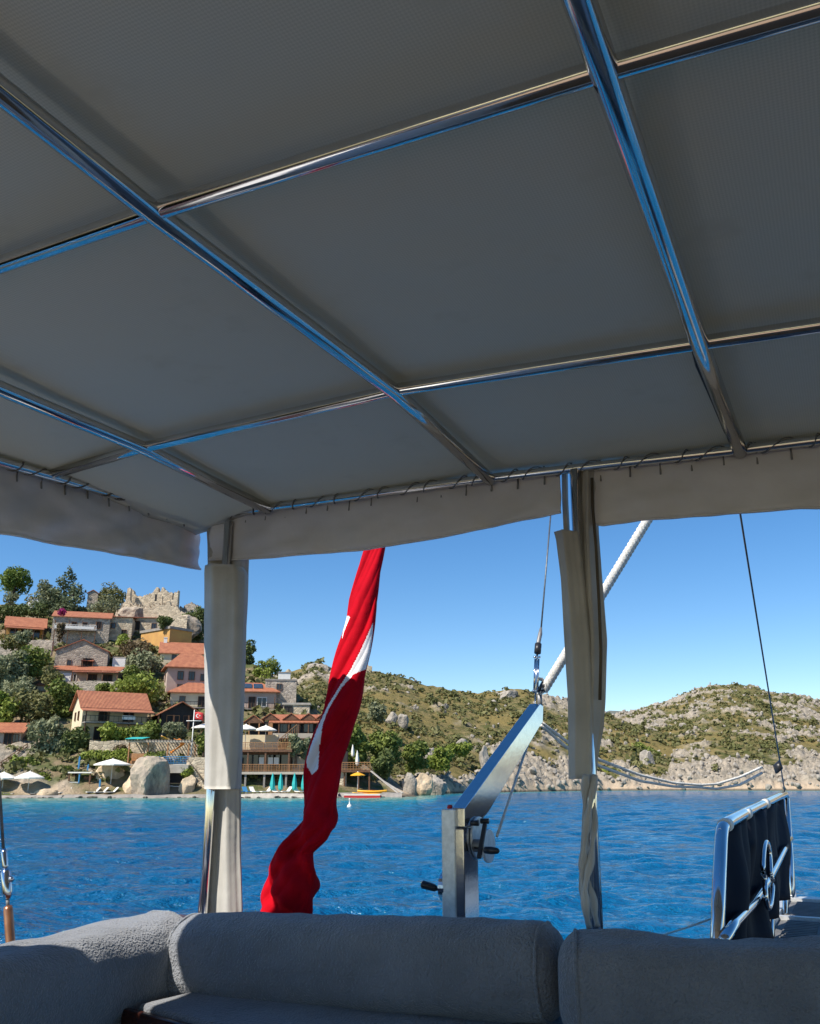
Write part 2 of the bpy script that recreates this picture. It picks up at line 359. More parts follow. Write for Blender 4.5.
def far_hills():
    V, Fc = [], []; Y = 5200
    prof = [(-900, 760), (-300, 742), (200, 730), (520, 722), (585, 713), (604, 711), (622, 714), (640, 718), (700, 735), (900, 745), (1500, 765)]
    xs = np.linspace(-900, 1500, 160); n = len(xs)
    for k, (dy, f) in enumerate(((-900, -.1), (-300, .55), (0, 1), (700, -.1))):
        for i, px in enumerate(xs):
            p = P(px, np.interp(px, *zip(*prof)), Y); z = p[2]*f*(1+.06*math.sin(i*1.7)+.05*math.sin(i*.61)*(f < 1))
            V.append((p[0]*(Y+dy)/Y, Y+dy, z))
    for k in range(3):
        for i in range(n-1): Fc.append((k*n+i, k*n+i+1, (k+1)*n+i+1, (k+1)*n+i))
    tag(raw('far_hills', V, Fc, mat('far_ridge', (.16, .17, .15), (.11, .125, .11), .01, .95), smooth=True), kind='structure')
far_hills()
def water():
    na = 520
    r = np.concatenate([1.2*np.exp(np.linspace(0, math.log(8/1.2), 60, endpoint=False)), 8*np.exp(np.linspace(0, math.log(240/8), 860, endpoint=False)), 240*np.exp(np.linspace(0, math.log(9000/240), 120))]); nr = len(r); t = np.concatenate([np.linspace(-1.45, -.62, 60, endpoint=False), np.linspace(-.62, .62, na-120, endpoint=False), np.linspace(.62, 1.45, 60)])
    RR, TT = np.meshgrid(r, t, indexing='ij'); X, Y = RR*np.sin(TT), RR*np.cos(TT)
    ca, sn = math.cos(.25), math.sin(.25); u, w = X*ca+Y*sn, -X*sn+Y*ca
    fade = 1-sstep(50, 200, RR)
    Z = ((fbm(u*.14, w*.26, 2)-.5)*.22+(fbm(u*.55+4, w*1.0, 2)-.5)*.34+(fbm(u*1.5+9, w*2.6, 2)-.5)*.13*(1-sstep(15, 50, RR)))*fade*(.35+.65*sstep(3, 14, RR))
    V = np.stack([X, Y, Z], -1).reshape(-1, 3); idx = np.arange(nr*na).reshape(nr, na)
    q = np.stack([idx[:-1, :-1], idx[1:, :-1], idx[1:, 1:], idx[:-1, 1:]], -1).reshape(-1, 4)
    me = bpy.data.meshes.new('sea_water'); me.from_pydata(V.tolist(), [], q.tolist())
    me.polygons.foreach_set('use_smooth', [True]*len(me.polygons))
    d = np.full(X.shape, 99.)                       # how far off the shoreline: shallow water over pale sand
    a = X/np.maximum(Y, .1); sh = np.minimum(np.minimum(np.interp(a, HA[0], HA[1]), np.interp(a, HB[0], HB[1])), np.interp(a, HC[0], HC[1]))
    sh = np.where(a > .03, np.minimum(np.interp(a, HB[0], HB[1]), np.interp(a, HC[0], HC[1])), np.interp(a, HA[0], HA[1]))
    d = (sh-Y)*(1+2.2*sstep(-.02, .12, a))+(fbm(X*.06, Y*.05, 3)-.5)*22
    at = me.attributes.new('shallow', 'FLOAT', 'POINT'); at.data.foreach_set('value', (1-sstep(0, 80, d)).reshape(-1).astype(np.float32))
    m = bpy.data.materials.new('sea'); m.use_nodes = True; n, l = m.node_tree.nodes, m.node_tree.links; p = n['Principled BSDF']
    v = _coord(n, l, (1, 1.45, 1), (0, 0, .25))
    at = n.new('ShaderNodeAttribute'); at.attribute_name = 'shallow'
    deep = _mix(n, l, _ramp(n, l, _noise(n, l, .09, 4, v), .35, .7), (.0015, .102, .24), (.001, .074, .185))
    c = _mix(n, l, _ramp(n, l, at.outputs['Fac'], .0, .75), deep, (.006, .22, .32))
    c = _mix(n, l, _ramp(n, l, at.outputs['Fac'], .72, .98), c, (.10, .25, .22))
    l.new(c, p.inputs['Base Color']); p.inputs['Roughness'].default_value = .10; p.inputs['IOR'].default_value = 1.33
    p.inputs['Specular IOR Level'].default_value = .5
    b1 = _bump(n, l, _noise(n, l, 7, 3, v, .6), .8, .05)
    b2 = _bump(n, l, _noise(n, l, 1.9, 4, v, .6), 1, .38, b1)
    l.new(b2, p.inputs['Normal'])
    me.materials.append(m); o = bpy.data.objects.new('sea_water', me); COL.objects.link(o); tag(o, kind='structure')
water()
def proj(p):
    x, y, z = p[0], p[1], p[2]-EYE
    zc = y*math.cos(PIT)+z*math.sin(PIT); yc = -y*math.sin(PIT)+z*math.cos(PIT)
    return 410+F*x/zc, 512-F*yc/zc
def under(o, root):                  # world-space part under an empty: keep the world shape
    o.parent = root; o.matrix_parent_inverse = Matrix.Translation(Vector(root.location)).inverted() if root.rotation_euler[2] == 0 else root.matrix_world.inverted()
    return o
AA_, AB_, AC_ = .9914, 1.899, 2.6295
nodeA = [Bp(x, y, A=AA_) for x, y in ((155, 211), (605, 70), (820, 8))]
nodeB = [Bp(x, y, A=AB_) for x, y in ((50, 475), (145, 447), (395, 390), (700, 343), (820, 325))]
nodeC = [Bp(x, y, A=AC_) for x, y in ((200, 518), (268, 508), (490, 478), (740, 450), (820, 440))]
canopy = empty('boat_canopy', B(-.1, 2.63, -1.6), 0, 'flat grey woven sun canopy over the stern seats on a polished steel tube grid', 'canopy')
def cpart(mb, name, m, smooth=True): return under(mb.build(name, m, None, smooth), canopy)
def ext(p, R, z): return np.array([R, p[1], z])
rowsT = [[np.array([-2.31, AA_, .985]), Bp(0, 265, A=AA_)]+nodeA+[np.array([1.1, AA_, .88]), np.array([2.3, AA_, .74])],
         nodeB+[np.array([1.1, AB_, .89]), np.array([2.3, AB_, .75])],
         nodeC+[np.array([1.1, AC_, .89]), np.array([2.3, AC_, .75])]]
for zrow in (-.1, -1.1, -2.1, -3.1):
    rowsT.append([np.array([r, zrow, z]) for r, z in ((-2.31, .985), (-1.44, 1.0), (-1.02, .995), (-.19, .955), (.9, .9), (2.3, .75))])
for k, row in enumerate(rowsT):
    cpart(MB().tube([W3(p) for p in row], .0175 if k != 2 else .0155, 14), 'cross_tube', M['steel'])
dline = [[np.array([-1.93, -3.6, .985]), np.array([-1.92, .99, .99]), nodeB[1], nodeC[1]],
         [np.array([-1.03, -3.6, .995]), nodeA[0], nodeB[2], nodeC[2]],
         [np.array([-.18, -3.6, .955]), nodeA[1], nodeB[3], nodeC[3]],
         [np.array([.66, -3.6, .91]), np.array([.66, 2.63, .91])], [np.array([1.5, -3.6, .85]), np.array([1.5, 2.63, .85])]]
for row in dline:
    cpart(MB().tube([W3(p+np.array([0, 0, -.006])) for p in row], .0215, 14), 'long_tube', M['steel'])
edge = [np.array([-2.31, -3.6, .96]), np.array([-2.31, 0, .95]), Bp(0, 462, R=-2.31), Bp(50, 476, R=-2.31), nodeC[0]]
cpart(MB().tube([W3(p) for p in edge], .0165, 14), 'edge_tube', M['steel'])
cpart(MB().tube([W3(p) for p in ([2.3, -3.6, .75], [2.3, 2.63, .75])], .0165, 12), 'edge_tube', M['steel'])
# fabric sheet resting on the tubes
zr = np.array([-2.34, -1.92, -1.01, -.19, .6, 1.5, 2.36]); zz = np.array([.992, 1.046, 1.045, 1.0, .955, .895, .80])
def zfab(R, A):
    z = np.interp(R, zr, zz)-np.interp(A, [1.9, 2.60, 2.675], [0, .006, .022])
    cell = abs(math.sin(PI*(R+1.92)/.865))*abs(math.sin(PI*(A-AA_)/.87))
    return z-.016*cell+.012*(fbm(np.array(R*2.2+A), np.array(A*5.), 3)-.5)
Rg = np.linspace(-2.345, 2.36, 110); Ag = np.linspace(-3.62, 2.672, 140)
G = [[B(r, a, float(zfab(r, a))) for a in Ag] for r in Rg]
mb = MB().grid(G); fab = mb.build('canopy_fabric', M['canopy'], None, True)
uvl = fab.data.uv_layers.new(name='UVMap'); uvs = [(r, a) for r in Rg for a in Ag]
for lp in fab.data.loops: uvl.data[lp.index].uv = uvs[lp.vertex_index]
solid(fab, .004); under(fab, canopy)
M['seam'] = mat('seam_tape', (.68, .68, .60), (.64, .64, .565), 5, .7)
for a in (-.45,):
    cpart(MB().grid([[B(r, a+d, float(zfab(r, a+d))-.0045) for r in Rg] for d in (-.0035, .0035)]), 'seam', M['seam'])
# lacing round the edge tubes
def lacing(path, name):
    P_ = np.array(path); d = np.concatenate([[0], np.cumsum(np.linalg.norm(np.diff(P_, axis=0), axis=1))]); L = d[-1]
    n = int(L/.095); mb = MB(); u = np.array([np.interp(np.linspace(0, L, 400), d, P_[:, k]) for k in range(3)]).T
    at = lambda s: np.array([np.interp(s, d, P_[:, k]) for k in range(3)])
    rr = random.Random(3); pts = []
    ax = (P_[-1]-P_[0])/np.linalg.norm(P_[-1]-P_[0]); side = np.cross(ax, [0, 0, 1.]); side /= np.linalg.norm(side)
    for i in range(n*12):
        s = L*i/(n*12); t = 2*PI*i/12; w = s+.018*math.sin(t*.5+i*.01)
        c = at(w); pts.append(c+.0185*math.cos(t)*side+np.array([0, 0, 1.])*(.0195*math.sin(t)+.001))
    mb.tube(pts, .0021, 5)
    for i in range(n):
        c = at(L*(i+.3)/n); j = rr.random()*.012
        mb.tube([c-side*.022+np.array([0, 0, .028]), c-side*.024+np.array([0, 0, -.01-j]), c-side*.018+np.array([0, 0, -.036-j])], .0032, 5)
    cpart(mb, name, M['metal_d'])
lacing([W3(p) for p in rowsT[2]], 'lacing_cord'); lacing([W3(p) for p in edge[1:]], 'lacing_cord')
# steel posts
for (x0, y0, x1, y1) in ((229, 522, 203, 912), (575, 470, 597, 930)):
    p, q = Bp(x0, y0, A=AC_), Bp(x1, y1, A=AC_); q = q+(q-p)*.55
    cpart(MB().tube([W3(p), W3(q)], .0185, 14), 'post', M['steel'])
for r in (.9, 2.28): cpart(MB().tube([B(r, AC_, .86), B(r, AC_, -1.2)], .0185, 12), 'post', M['steel'])
for r in (-2.28, 2.28):
    for a in (-1.2, -3.5): cpart(MB().tube([B(r, a, .86), B(r, a, -1.2)], .0185, 12), 'post', M['steel'])
# valances
def valance(top, bot, n, m_, axis, seed, name='valance', amp=.02):
    top, bot = np.array(top), np.array(bot); G = []
    for i in range(n+1):
        t = i/n; k = t*(len(top)-1); row = []
        j = min(int(k), len(top)-2); f = k-j; a = top[j]*(1-f)+top[j+1]*f; b = bot[j]*(1-f)+bot[j+1]*f
        s = a[0]*1.0+a[1]
        for q in range(m_+1):
            w = q/m_; p = a*(1-w)+b*w
            d = (fbm(np.array(s*5+seed+w*1.5), np.array(w*2.2+seed), 3)-.5)*2*amp*(.3+w)+math.sin(s*27+w*5+seed)*amp*.12*(1-w*.4)+(fbm(np.array(s*16+seed), np.array(w*7), 2)-.5)*amp*.5
            p = p+axis*float(d); row.append(W3(p))
        G.append(row)
    o = MB().grid(G).build(name, M['awning'], None, True); solid(o, .003)
    hem = MB().tube([g[-1] for g in G], .0045, 6).build('hem', M['awning'], None, True)
    under(o, canopy); hem.parent = o; hem.matrix_parent_inverse = o.matrix_parent_inverse.copy() if False else Matrix.Identity(4)
    return o
yA, xR = np.array([0, 1., 0]), np.array([1., 0, 0]); Av = AC_+.022
def top_at(R, A=Av): return np.array([R, A, float(np.interp(R, [p[0] for p in rowsT[2]], [p[2] for p in rowsT[2]]))+.022])
Rs = [-2.29, -2.07, -1.6, -1.2, -.90, -.775]; bb = [Bp(x, y, A=Av) for x, y in ((209, 560), (243, 560), (360, 551), (467, 532), (540, 517), (562, 513))]
valance([top_at(b[0]) for b in bb], bb, 90, 12, yA, 2.0)
bb = [Bp(x, y, A=Av) for x, y in ((590, 524), (604, 526), (640, 521), (720, 514), (820, 508), (900, 504))]+[np.array([1.2, Av, .68]), np.array([2.3, Av, .55])]
valance([top_at(b[0]) for b in bb], bb, 90, 12, yA, 5.3)
Rl = -2.335
tl = [np.array([Rl, a, z+.03]) for a, z in ((-3.6, .96), (-1.5, .955), (0, .95), (.9, .95), (1.69, .957), (2.2, .99), (2.5, 1.012), (2.70, 1.02))]
bl = [np.array([Rl, -3.6, .69]), np.array([Rl, -1.5, .69]), np.array([Rl, 0, .70])]+[np.array([Rl, a, 0])+np.array([0, 0, Bp(x, y, A=a)[2] if False else z]) for a, x, y, z in ((.9, 0, 0, .705), (1.69, 0, 0, .738), (2.2, 0, 0, .785), (2.5, 0, 0, .812), (2.70, 0, 0, .825))]
valance(tl, bl, 150, 12, xR, 8.1, amp=.03)
valance([np.array([2.32, -3.6, .74]), np.array([2.32, 2.6, .74])], [np.array([2.32, -3.6, .52]), np.array([2.32, 2.6, .52])], 60, 8, xR, 3.1)
tag(under(MB().tube([W3(Bp(x, y, A=a)-np.array([0, 0, .0])) for x, y, a in ((598, 85, .995), (607, 108, 1.06), (621, 150, 1.18), (634, 186, 1.30), (656, 238, 1.48), (676, 290, 1.68), (690, 335, 1.88), (698, 366, 2.03), (712, 398, 2.23), (726, 432, 2.49), (737, 448, 2.6))], .006, 6).build('power_cable', M['cord'], None, True), canopy), 'thin black cable sagging beside the right canopy tube') 
# rolled curtains at the posts
def loft_px(rows, A, depth, nv, folds, seed, nu=44, fr=5):
    rows = np.array(rows, float); G = []
    for y in np.linspace(rows[0, 0], rows[-1, 0], nv):
        xl, xr_ = np.interp(y, rows[:, 0], rows[:, 1]), np.interp(y, rows[:, 0], rows[:, 2]); c, h = (xl+xr_)/2, (xr_-xl)/2
        dd = np.interp(y, rows[:, 0], rows[:, 3])*depth if rows.shape[1] > 3 else depth
        tw = np.interp(y, rows[:, 0], rows[:, 4]) if rows.shape[1] > 4 else 0
        row = []
        for j in range(nu+1):
            t = 2*PI*j/nu
            f = 1+folds*(math.cos(fr*t+seed+tw)*.6+math.sin((fr*2+1)*t-tw*1.7+seed*2)*.25)+folds*.9*(float(fbm(np.array(t*1.6+seed), np.array(y*.02+seed), 3))-.5)
            fx = 1+(f-1)*.25
            b = Bp(c+h*math.cos(t)*fx, y, A=A); row.append(W3(b+np.array([0, -dd*math.sin(t)*f, 0])))
        G.append(row)
    return G
def capped(G):
    mb = MB().grid(G)
    nu = len(G[0])-1; n = len(G)*(nu+1)
    mb.F.append(tuple(range(nu))); mb.F.append(tuple(reversed([n-nu-1+k for k in range(nu)]))); return mb
cl = empty('rolled_curtain', W3(Bp(215, 905, A=2.63)), 0, 'beige canvas side curtain rolled round the left corner post with sunlit foot', 'curtain', 'rolled curtains on the stern posts')
under(capped(loft_px([(517, 205, 250), (545, 207, 248), (600, 208, 246), (790, 212, 239), (850, 211, 239), (908, 208, 241), (925, 208, 241)], 2.685, .032, 90, .35, 1.2)).build('curtain_roll', M['curtain'], None, True), cl)
under(capped(loft_px([(566, 206.5, 241), (572, 206, 246), (650, 206, 244), (700, 206.5, 242), (760, 207, 239), (789, 206.5, 237)], 2.645, .045, 60, .22, 3.3)).build('sleeve', M['curtain'], None, True), cl)
cr = empty('rolled_curtain', W3(Bp(592, 920, A=2.63)), 0, 'grey canvas side curtain rolled round the middle stern post and twisted at its foot', 'curtain', 'rolled curtains on the stern posts')
under(capped(loft_px([(471, 578, 596, .8), (534, 576, 598, 1), (600, 575, 603, 1), (640, 575, 606, 1), (700, 577, 604.5, 1), (727, 578, 603, .9), (754, 580, 598, .8), (780, 585, 595.5, .8), (807, 584, 594.5, .8), (861, 581, 594, .9), (888, 580, 591, .9), (915, 585, 597, .8), (930, 588, 601, .8)], 2.66, .036, 110, .38, .4)).build('curtain_roll', M['curtain'], None, True), cr)
under(capped(loft_px([(472, 561.5, 567.5), (500, 562, 568), (540, 564, 570)], 2.69, .012, 20, .2, 2)).build('curtain_edge', M['curtain'], None, True), cr)
under(capped(loft_px([(533, 555, 581), (540, 557, 582), (580, 562, 586), (640, 565.5, 592), (700, 569, 594), (779, 570, 594)], 2.635, .042, 60, .22, 4.1)).build('sleeve', M['curtain'], None, True), cr)
under(MB().tube([W3(Bp(x, y, A=2.618)) for x, y in ((592, 478), (592.5, 505), (596, 545), (599, 600), (601, 650), (600, 700))], .005, 6).build('zip', M['zip'], None, True), cr)
for i, (y0, s) in enumerate(((790, 0), (820, .5), (850, 1.0), (875, .2))):
    pass
# twisted folds at the foot of the right curtain
mb = MB()
for ph in (0, 2.1, 4.2):
    pts = []
    for y in np.linspace(775, 926, 50):
        c = np.interp(y, [775, 807, 861, 888, 915, 926], [591, 590, 588.5, 586.5, 591.5, 595]); w = 3.9
        t = (y-775)/34+ph; b = Bp(c+w*math.cos(t), y, A=2.600); pts.append(W3(b+np.array([0, -.03*math.sin(t)-.006, 0])))
    mb.tube(pts, [.010+.003*math.sin(i*.5) for i in range(50)], 8)
under(mb.build('twisted_foot', M['curtain'], None, True), cr)
# ---- boat hull, deck, bench
hull = empty('boat_hull', B(0, 0, -1.35), 0, 'varnished stern of the boat around the seats with mahogany cap rail and white base', 'boat')
def hp(mb, name, m, smooth=False): return under(mb.build(name, m, None, smooth), hull)
def bbox(R0, R1, A0, A1, z0, z1):
    mb = MB(); c = [B(r, a, z) for z in (z0, z1) for r, a in ((R0, A0), (R1, A0), (R1, A1), (R0, A1))]
    return mb.poly(c, [(0, 1, 2, 3), (7, 6, 5, 4), (0, 4, 5, 1), (1, 5, 6, 2), (2, 6, 7, 3), (3, 7, 4, 0)])
hp(bbox(-2.35, 2.35, -6, 2.80, -1.55, -1.35), 'deck', M['teak'])
hp(bbox(-2.42, -2.352, -6, 2.86, -2.75, -.56), 'hull_side', M['gel'])
hp(bbox(2.352, 2.42, -6, 2.86, -2.75, -.56), 'hull_side', M['gel'])
hp(bbox(-2.35, 2.35, 2.802, 2.86, -2.75, -.56), 'transom', M['gel'])
bevel(hp(bbox(-2.47, -2.25, -6, 2.90, -.557, -.51), 'cap_rail', M['mahog']), .012)
bevel(hp(bbox(-2.248, 2.47, 2.70, 2.90, -.557, -.512), 'cap_rail', M['mahog']), .012)
hp(bbox(-2.345, -1.2, -1.0, 1.69, -1.348, -.64), 'bench_base', M['gel'])
hp(bbox(-2.345, 2.3, 1.692, 2.695, -1.348, -.642), 'bench_base', M['gel'])
ZS = -.605
a_, b_ = Bp(128, 1007, z=ZS), Bp(232, 1034, z=ZS)
d_ = (b_-a_)/np.linalg.norm(b_-a_); nrm = np.array([-d_[1], d_[0], 0]); e_ = a_+d_*4.4
tr = MB().slab([W3(p) for p in (a_-nrm*.022, e_-nrm*.022, e_+nrm*.004, a_+nrm*.004)], .05)
bevel(hp(tr, 'seat_trim', M['mahog']), .006)
pl_ = [a_+nrm*.006+d_*.03, a_+nrm*.006+d_*3.9, a_+nrm*.62+d_*3.9, a_+nrm*.62+d_*.03]
sc = MB().slab([W3(p+np.array([0, 0, .012])) for p in pl_], .05).build('seat_cushion', M['cushion']); bevel(sc, .015, 3)
tag(origin_to(sc, W3(pl_[0])), 'flat grey terry seat cushion under the bolsters along the stern bench', 'cushion')
def bolster(p0, p1, r, label, seed, rz_=1.0):
    p0, p1 = W3(p0), W3(p1); L = np.linalg.norm(p1-p0); ax = (p1-p0)/L; side = np.cross(ax, [0, 0, 1.]); side /= np.linalg.norm(side); up = np.cross(side, ax)
    root = empty('bolster_cushion', (p0+p1)/2-np.array([0, 0, r]), 0, label, 'cushion', 'terry bolsters round the stern bench')
    nu, nv = 64, 120; rc = .07; G = []
    ss = np.concatenate([[0], rc*(1-np.cos(np.linspace(0, PI/2, 10)[1:])), np.linspace(rc, L-rc, nv)[1:], L-rc*(1-np.cos(np.linspace(PI/2, 0, 10)[1:]))])
    for s in ss:
        e = min(s, L-s); f = 1 if e >= rc else (1-rc/r)+rc/r*math.sqrt(max(0, 1-((rc-e)/rc)**2))
        if e < 1e-9: f = .18
        row = []
        for j in range(nu+1):
            t = 2*PI*j/nu; c, sn = math.cos(t), math.sin(t); k = (abs(c)**2.5+abs(sn)**2.5)**(-1/2.5)
            w = (float(fbm(np.array(s*3.2+seed), np.array(math.cos(t)*1.3+math.sin(t)*.9+seed), 3))-.5)*.034+(float(fbm(np.array(s*14+seed), np.array(t*3), 2))-.5)*.007
            rr = (r*k+w)*f; row.append(p0+ax*s+side*c*rr+up*sn*rr*rz_)
        G.append(row)
    under(capped(G).build('cushion_body', M['cushion'], None, True), root)
    for e in (.045, L-.045):
        mb = MB(); ring = []
        f = (1-rc/r)+rc/r*math.sqrt(max(0, 1-((rc-.045)/rc)**2))
        for j in range(49):
            t = 2*PI*j/48; c, sn = math.cos(t), math.sin(t); k = (abs(c)**2.5+abs(sn)**2.5)**(-1/2.5)
            w = (float(fbm(np.array(e*3.2+seed), np.array(math.cos(t)*1.3+math.sin(t)*.9+seed), 3))-.5)*.034
            ring.append(p0+ax*e+side*c*(r*k+w)*f*1.004+up*sn*(r*k+w)*f*1.004*rz_)
        under(mb.tube(ring, .0055, 6).build('piping', M['cushion'], None, True), root)
    return root
ZB = -.478
bolster(Bp(178, 957, z=ZB)*1.105, Bp(565, 973, z=ZB), .121, 'long grey terry bolster along the middle of the stern bench with sunlit left end', 1.1)
e0, e1 = Bp(559, 984, z=ZB), Bp(840, 997, z=ZB); bolster(e0, e0+(e1-e0)*1.9, .116, 'grey terry bolster at the right end of the stern bench, cut by the picture edge', 4.7)
l0, l1 = Bp(168, 957, z=ZB+.012)*1.175, Bp(-4, 1009, z=ZB+.012)*1.17; bolster(l0, l0+(l1-l0)*2.3, .14, 'sunlit grey terry bolster along the left side of the bench', 8.2)
# ---- flag
def flag():
    rows = np.array([(530, 370, 386), (548, 365.5, 384.5), (580, 356, 379), (600, 350, 376), (627, 345, 373), (654, 337.6, 369.6), (680, 331, 364), (707, 325, 358), (734, 315, 350), (761, 307, 342), (775, 305.5, 339.5), (800, 305, 335), (820, 303, 334), (828, 298, 333), (840, 288, 326), (853, 278, 313), (869, 271, 313), (890, 265, 313), (908, 264, 310), (925, 262, 309)])
    nv, nu = 400, 150; Vv = []; px_ = []
    Aof = lambda y: np.interp(y, [530, 690, 800, 860, 925], [3.5, 3.2, 2.93, 2.77, 2.70])
    for y in np.linspace(530, 925, nv):
        c, h = (np.interp(y, rows[:, 0], rows[:, 1])+np.interp(y, rows[:, 0], rows[:, 2]))/2, (np.interp(y, rows[:, 0], rows[:, 2])-np.interp(y, rows[:, 0], rows[:, 1]))/2
        A = Aof(y); m1 = mpp(W3(Bp(c, y, A=A)))
        for j in range(nu):
            t = 2*PI*j/nu; tw = (y-540)*.0125
            sp_ = t-.0217*(y-625)
            f = .50+.60*abs(math.cos(1.5*sp_+.35))+.20*abs(math.cos(4*sp_+1.1+y*.006))+.16*(float(fbm(np.array(t*1.9+3), np.array(y*.02), 3))-.5)
            if y > 800: f += min(1, (y-800)/15)*(.30*math.cos(3*t+(y-800)*.10)+.18*math.sin((y-800)*.2+t*5))
            fx = 1+(f-1)*.12
            b = Bp(c+h*math.cos(t)*fx, y, A=A); f = max(f, .30); Vv.append(W3(b+np.array([0, -h*m1*.75*math.sin(t)*f, 0])))
    q = [(i*nu+j, i*nu+(j+1) % nu, (i+1)*nu+(j+1) % nu, (i+1)*nu+j) for i in range(nv-1) for j in range(nu)]
    w1 = [(341.7, 640), (345.4, 615), (350, 617), (345, 629)]
    w2 = [(200+x/3.727, 600+y/3.727) for x, y in ((645, 84), (645, 180), (628, 256), (600, 264), (572, 277), (525, 330), (480, 405), (458, 460), (446, 540), (440, 630), (418, 652), (400, 622), (396, 600), (412, 545), (440, 470), (478, 390), (520, 322), (560, 262), (600, 185))]
    def inside(p, poly):
        x, y = p; c = False
        for i in range(len(poly)):
            (x1, y1), (x2, y2) = poly[i], poly[i-1]
            if (y1 > y) != (y2 > y) and x < (x2-x1)*(y-y1)/(y2-y1)+x1: c = not c
        return c
    mi = []
    for k, f in enumerate(q):
        j = k % nu; p = proj(np.mean([Vv[i] for i in f], axis=0))
        mi.append(1 if j < nu//2 and (inside(p, w2) or inside(p, w1)) else 0)
    root = empty('furled_flag', W3(Bp(288, 910, A=2.78)), 0, 'red and white flag furled and twisted round its leaning staff at the stern', 'flag')
    o = raw('flag_cloth', Vv, q+[tuple(range(nu)), tuple((nv-1)*nu+j for j in reversed(range(nu)))], [M['flagred'], M['flagwhite']], None, True, mi+[0, 0]); under(o, root)
    p, q2 = Bp(288, 905, A=2.72), Bp(376, 540, A=3.49)
    ctr = [np.mean(Vv[i*nu:(i+1)*nu], axis=0) for i in range(0, nv, 12)]
    under(MB().tube([W3(p-(q2-p)*.18)]+ctr[::-1]+[W3(p+(q2-p)*1.25)], .010, 10).build('staff', M['mahog'], None, True), root)
flag()
# ---- davit
RD = -1.3087; DW = .080
out = [Bp(x, y, R=RD) for x, y in ((464.5, 808), (540, 703.5), (543.5, 706), (543, 722), (538, 730), (489, 812), (477.5, 826), (476.5, 922))]
Af = out[0][1]
dv = empty('boat_davit', B(RD, Af+.05, -.56), 0, 'square galvanised steel davit with a sloping arm and hand winches at the stern rail', 'davit')
def dp(mb, name, m, smooth=False): return under(mb.build(name, m, None, smooth), dv)
def side_prism(prof, R0, R1):
    n = len(prof); a = [B(R0, p[0], p[1]) for p in prof]; b = [B(R1, p[0], p[1]) for p in prof]
    return MB().poly(a+b, [tuple(range(n)), tuple(range(2*n-1, n-1, -1))]+[(i, i+n, (i+1) % n+n, (i+1) % n) for i in range(n)])
prof = [(p[1], p[2]) for p in out]
bevel(dp(side_prism([prof[0], prof[1], prof[2], prof[3], prof[4], prof[5], prof[6], (Af, prof[6][1])], RD-.052, RD), 'arm', M['brushed']), .004)
bk = prof[6][0]
bevel(dp(bbox(RD-DW*.58, RD-.0, Af-.012, bk, -.66, prof[6][1]-.003), 'mast', M['brushed']), .004)
bevel(dp(bbox(RD-DW-.006, RD-DW*.40, Af-.018, bk-.004, -.66, prof[0][1]-.004), 'channel', M['galv']), .004)
def disc(R0, R1, A, z, r, n=28):
    mb = MB(); ring = [(r*math.cos(2*PI*j/n), r*math.sin(2*PI*j/n)) for j in range(n)]
    return mb.poly([B(R0, A+x, z+y) for x, y in ring]+[B(R1, A+x, z+y) for x, y in ring], [tuple(range(n)), tuple(range(2*n-1, n-1, -1))]+[(i, i+n, (i+1) % n+n, (i+1) % n) for i in range(n)])
pw = Bp(476, 838, R=RD+.004); bevel(dp(disc(RD+.001, RD+.012, pw[1]+.02, pw[2], .075), 'winch_plate', M['galv']), .003)
pw2 = Bp(489, 846, R=RD+.07)
bevel(dp(disc(RD+.062, RD+.074, pw2[1], pw2[2], .058), 'winch_drum', M['galv']), .003)
dp(disc(RD+.012, RD+.062, pw2[1], pw2[2], .022), 'winch_axle', M['metal_d'])
h0, h1 = Bp(485, 824, R=RD+.085), Bp(479, 858, R=RD+.085)
dp(MB().bar(W3(h0), W3(h1), .014, .01), 'crank', M['blackpl'])
g0, g1 = Bp(484, 850, R=RD+.085), Bp(499, 851, R=RD+.15)
dp(MB().tube([W3(g0), W3(g0+(g1-g0)*.1), W3(g0+(g1-g0)*.5), W3(g0+(g1-g0)*.9), W3(g1)], [.006, .012, .013, .010, .004], 12), 'crank_grip', M['blackpl'], True)
for x, y in ((471, 823), (481, 821), (475, 847)):
    k = Bp(x, y, R=RD+.02); dp(MB().tube([W3(k), W3(k+np.array([.03, 0, 0]))], .010, 10), 'bolt_knob', M['blackpl'], True)
k0, k1 = Bp(438, 889, R=RD-DW-.03), Bp(421, 884, R=RD-DW-.09)
dp(MB().tube([W3(k0), W3(k0+(k1-k0)*.2), W3(k0+(k1-k0)*.9), W3(k1)], [.006, .0125, .0145, .008], 12), 'crank_grip', M['blackpl'], True)
kd = Bp(439, 888, R=RD-DW-.02); dp(disc(RD-DW-.022, RD-DW, Af+.03, kd[2], .05), 'winch_drum', M['brushed'])
k = Bp(450, 810.5, A=Af+.03); dp(MB().lathe([(.009, 0), (.011, .012), (.007, .02)], 12, W3(k)), 'signal_light', M['red'], True)
TIP = Bp(540, 704, R=RD-DW/2)
t0 = W3(TIP); 
dp(MB().tube([t0+np.array([0, 0, -.02]), t0+np.array([0, 0, .05])], .012, 8), 'tip_shackle', M['metal_d'], True)
def thing_tube(name, pts, r, m, label, cat, group=None, n=8):
    o = MB().tube(pts, r, n).build(name, m, None, True); return tag(origin_to(o, pts[-1]), label, cat, group)
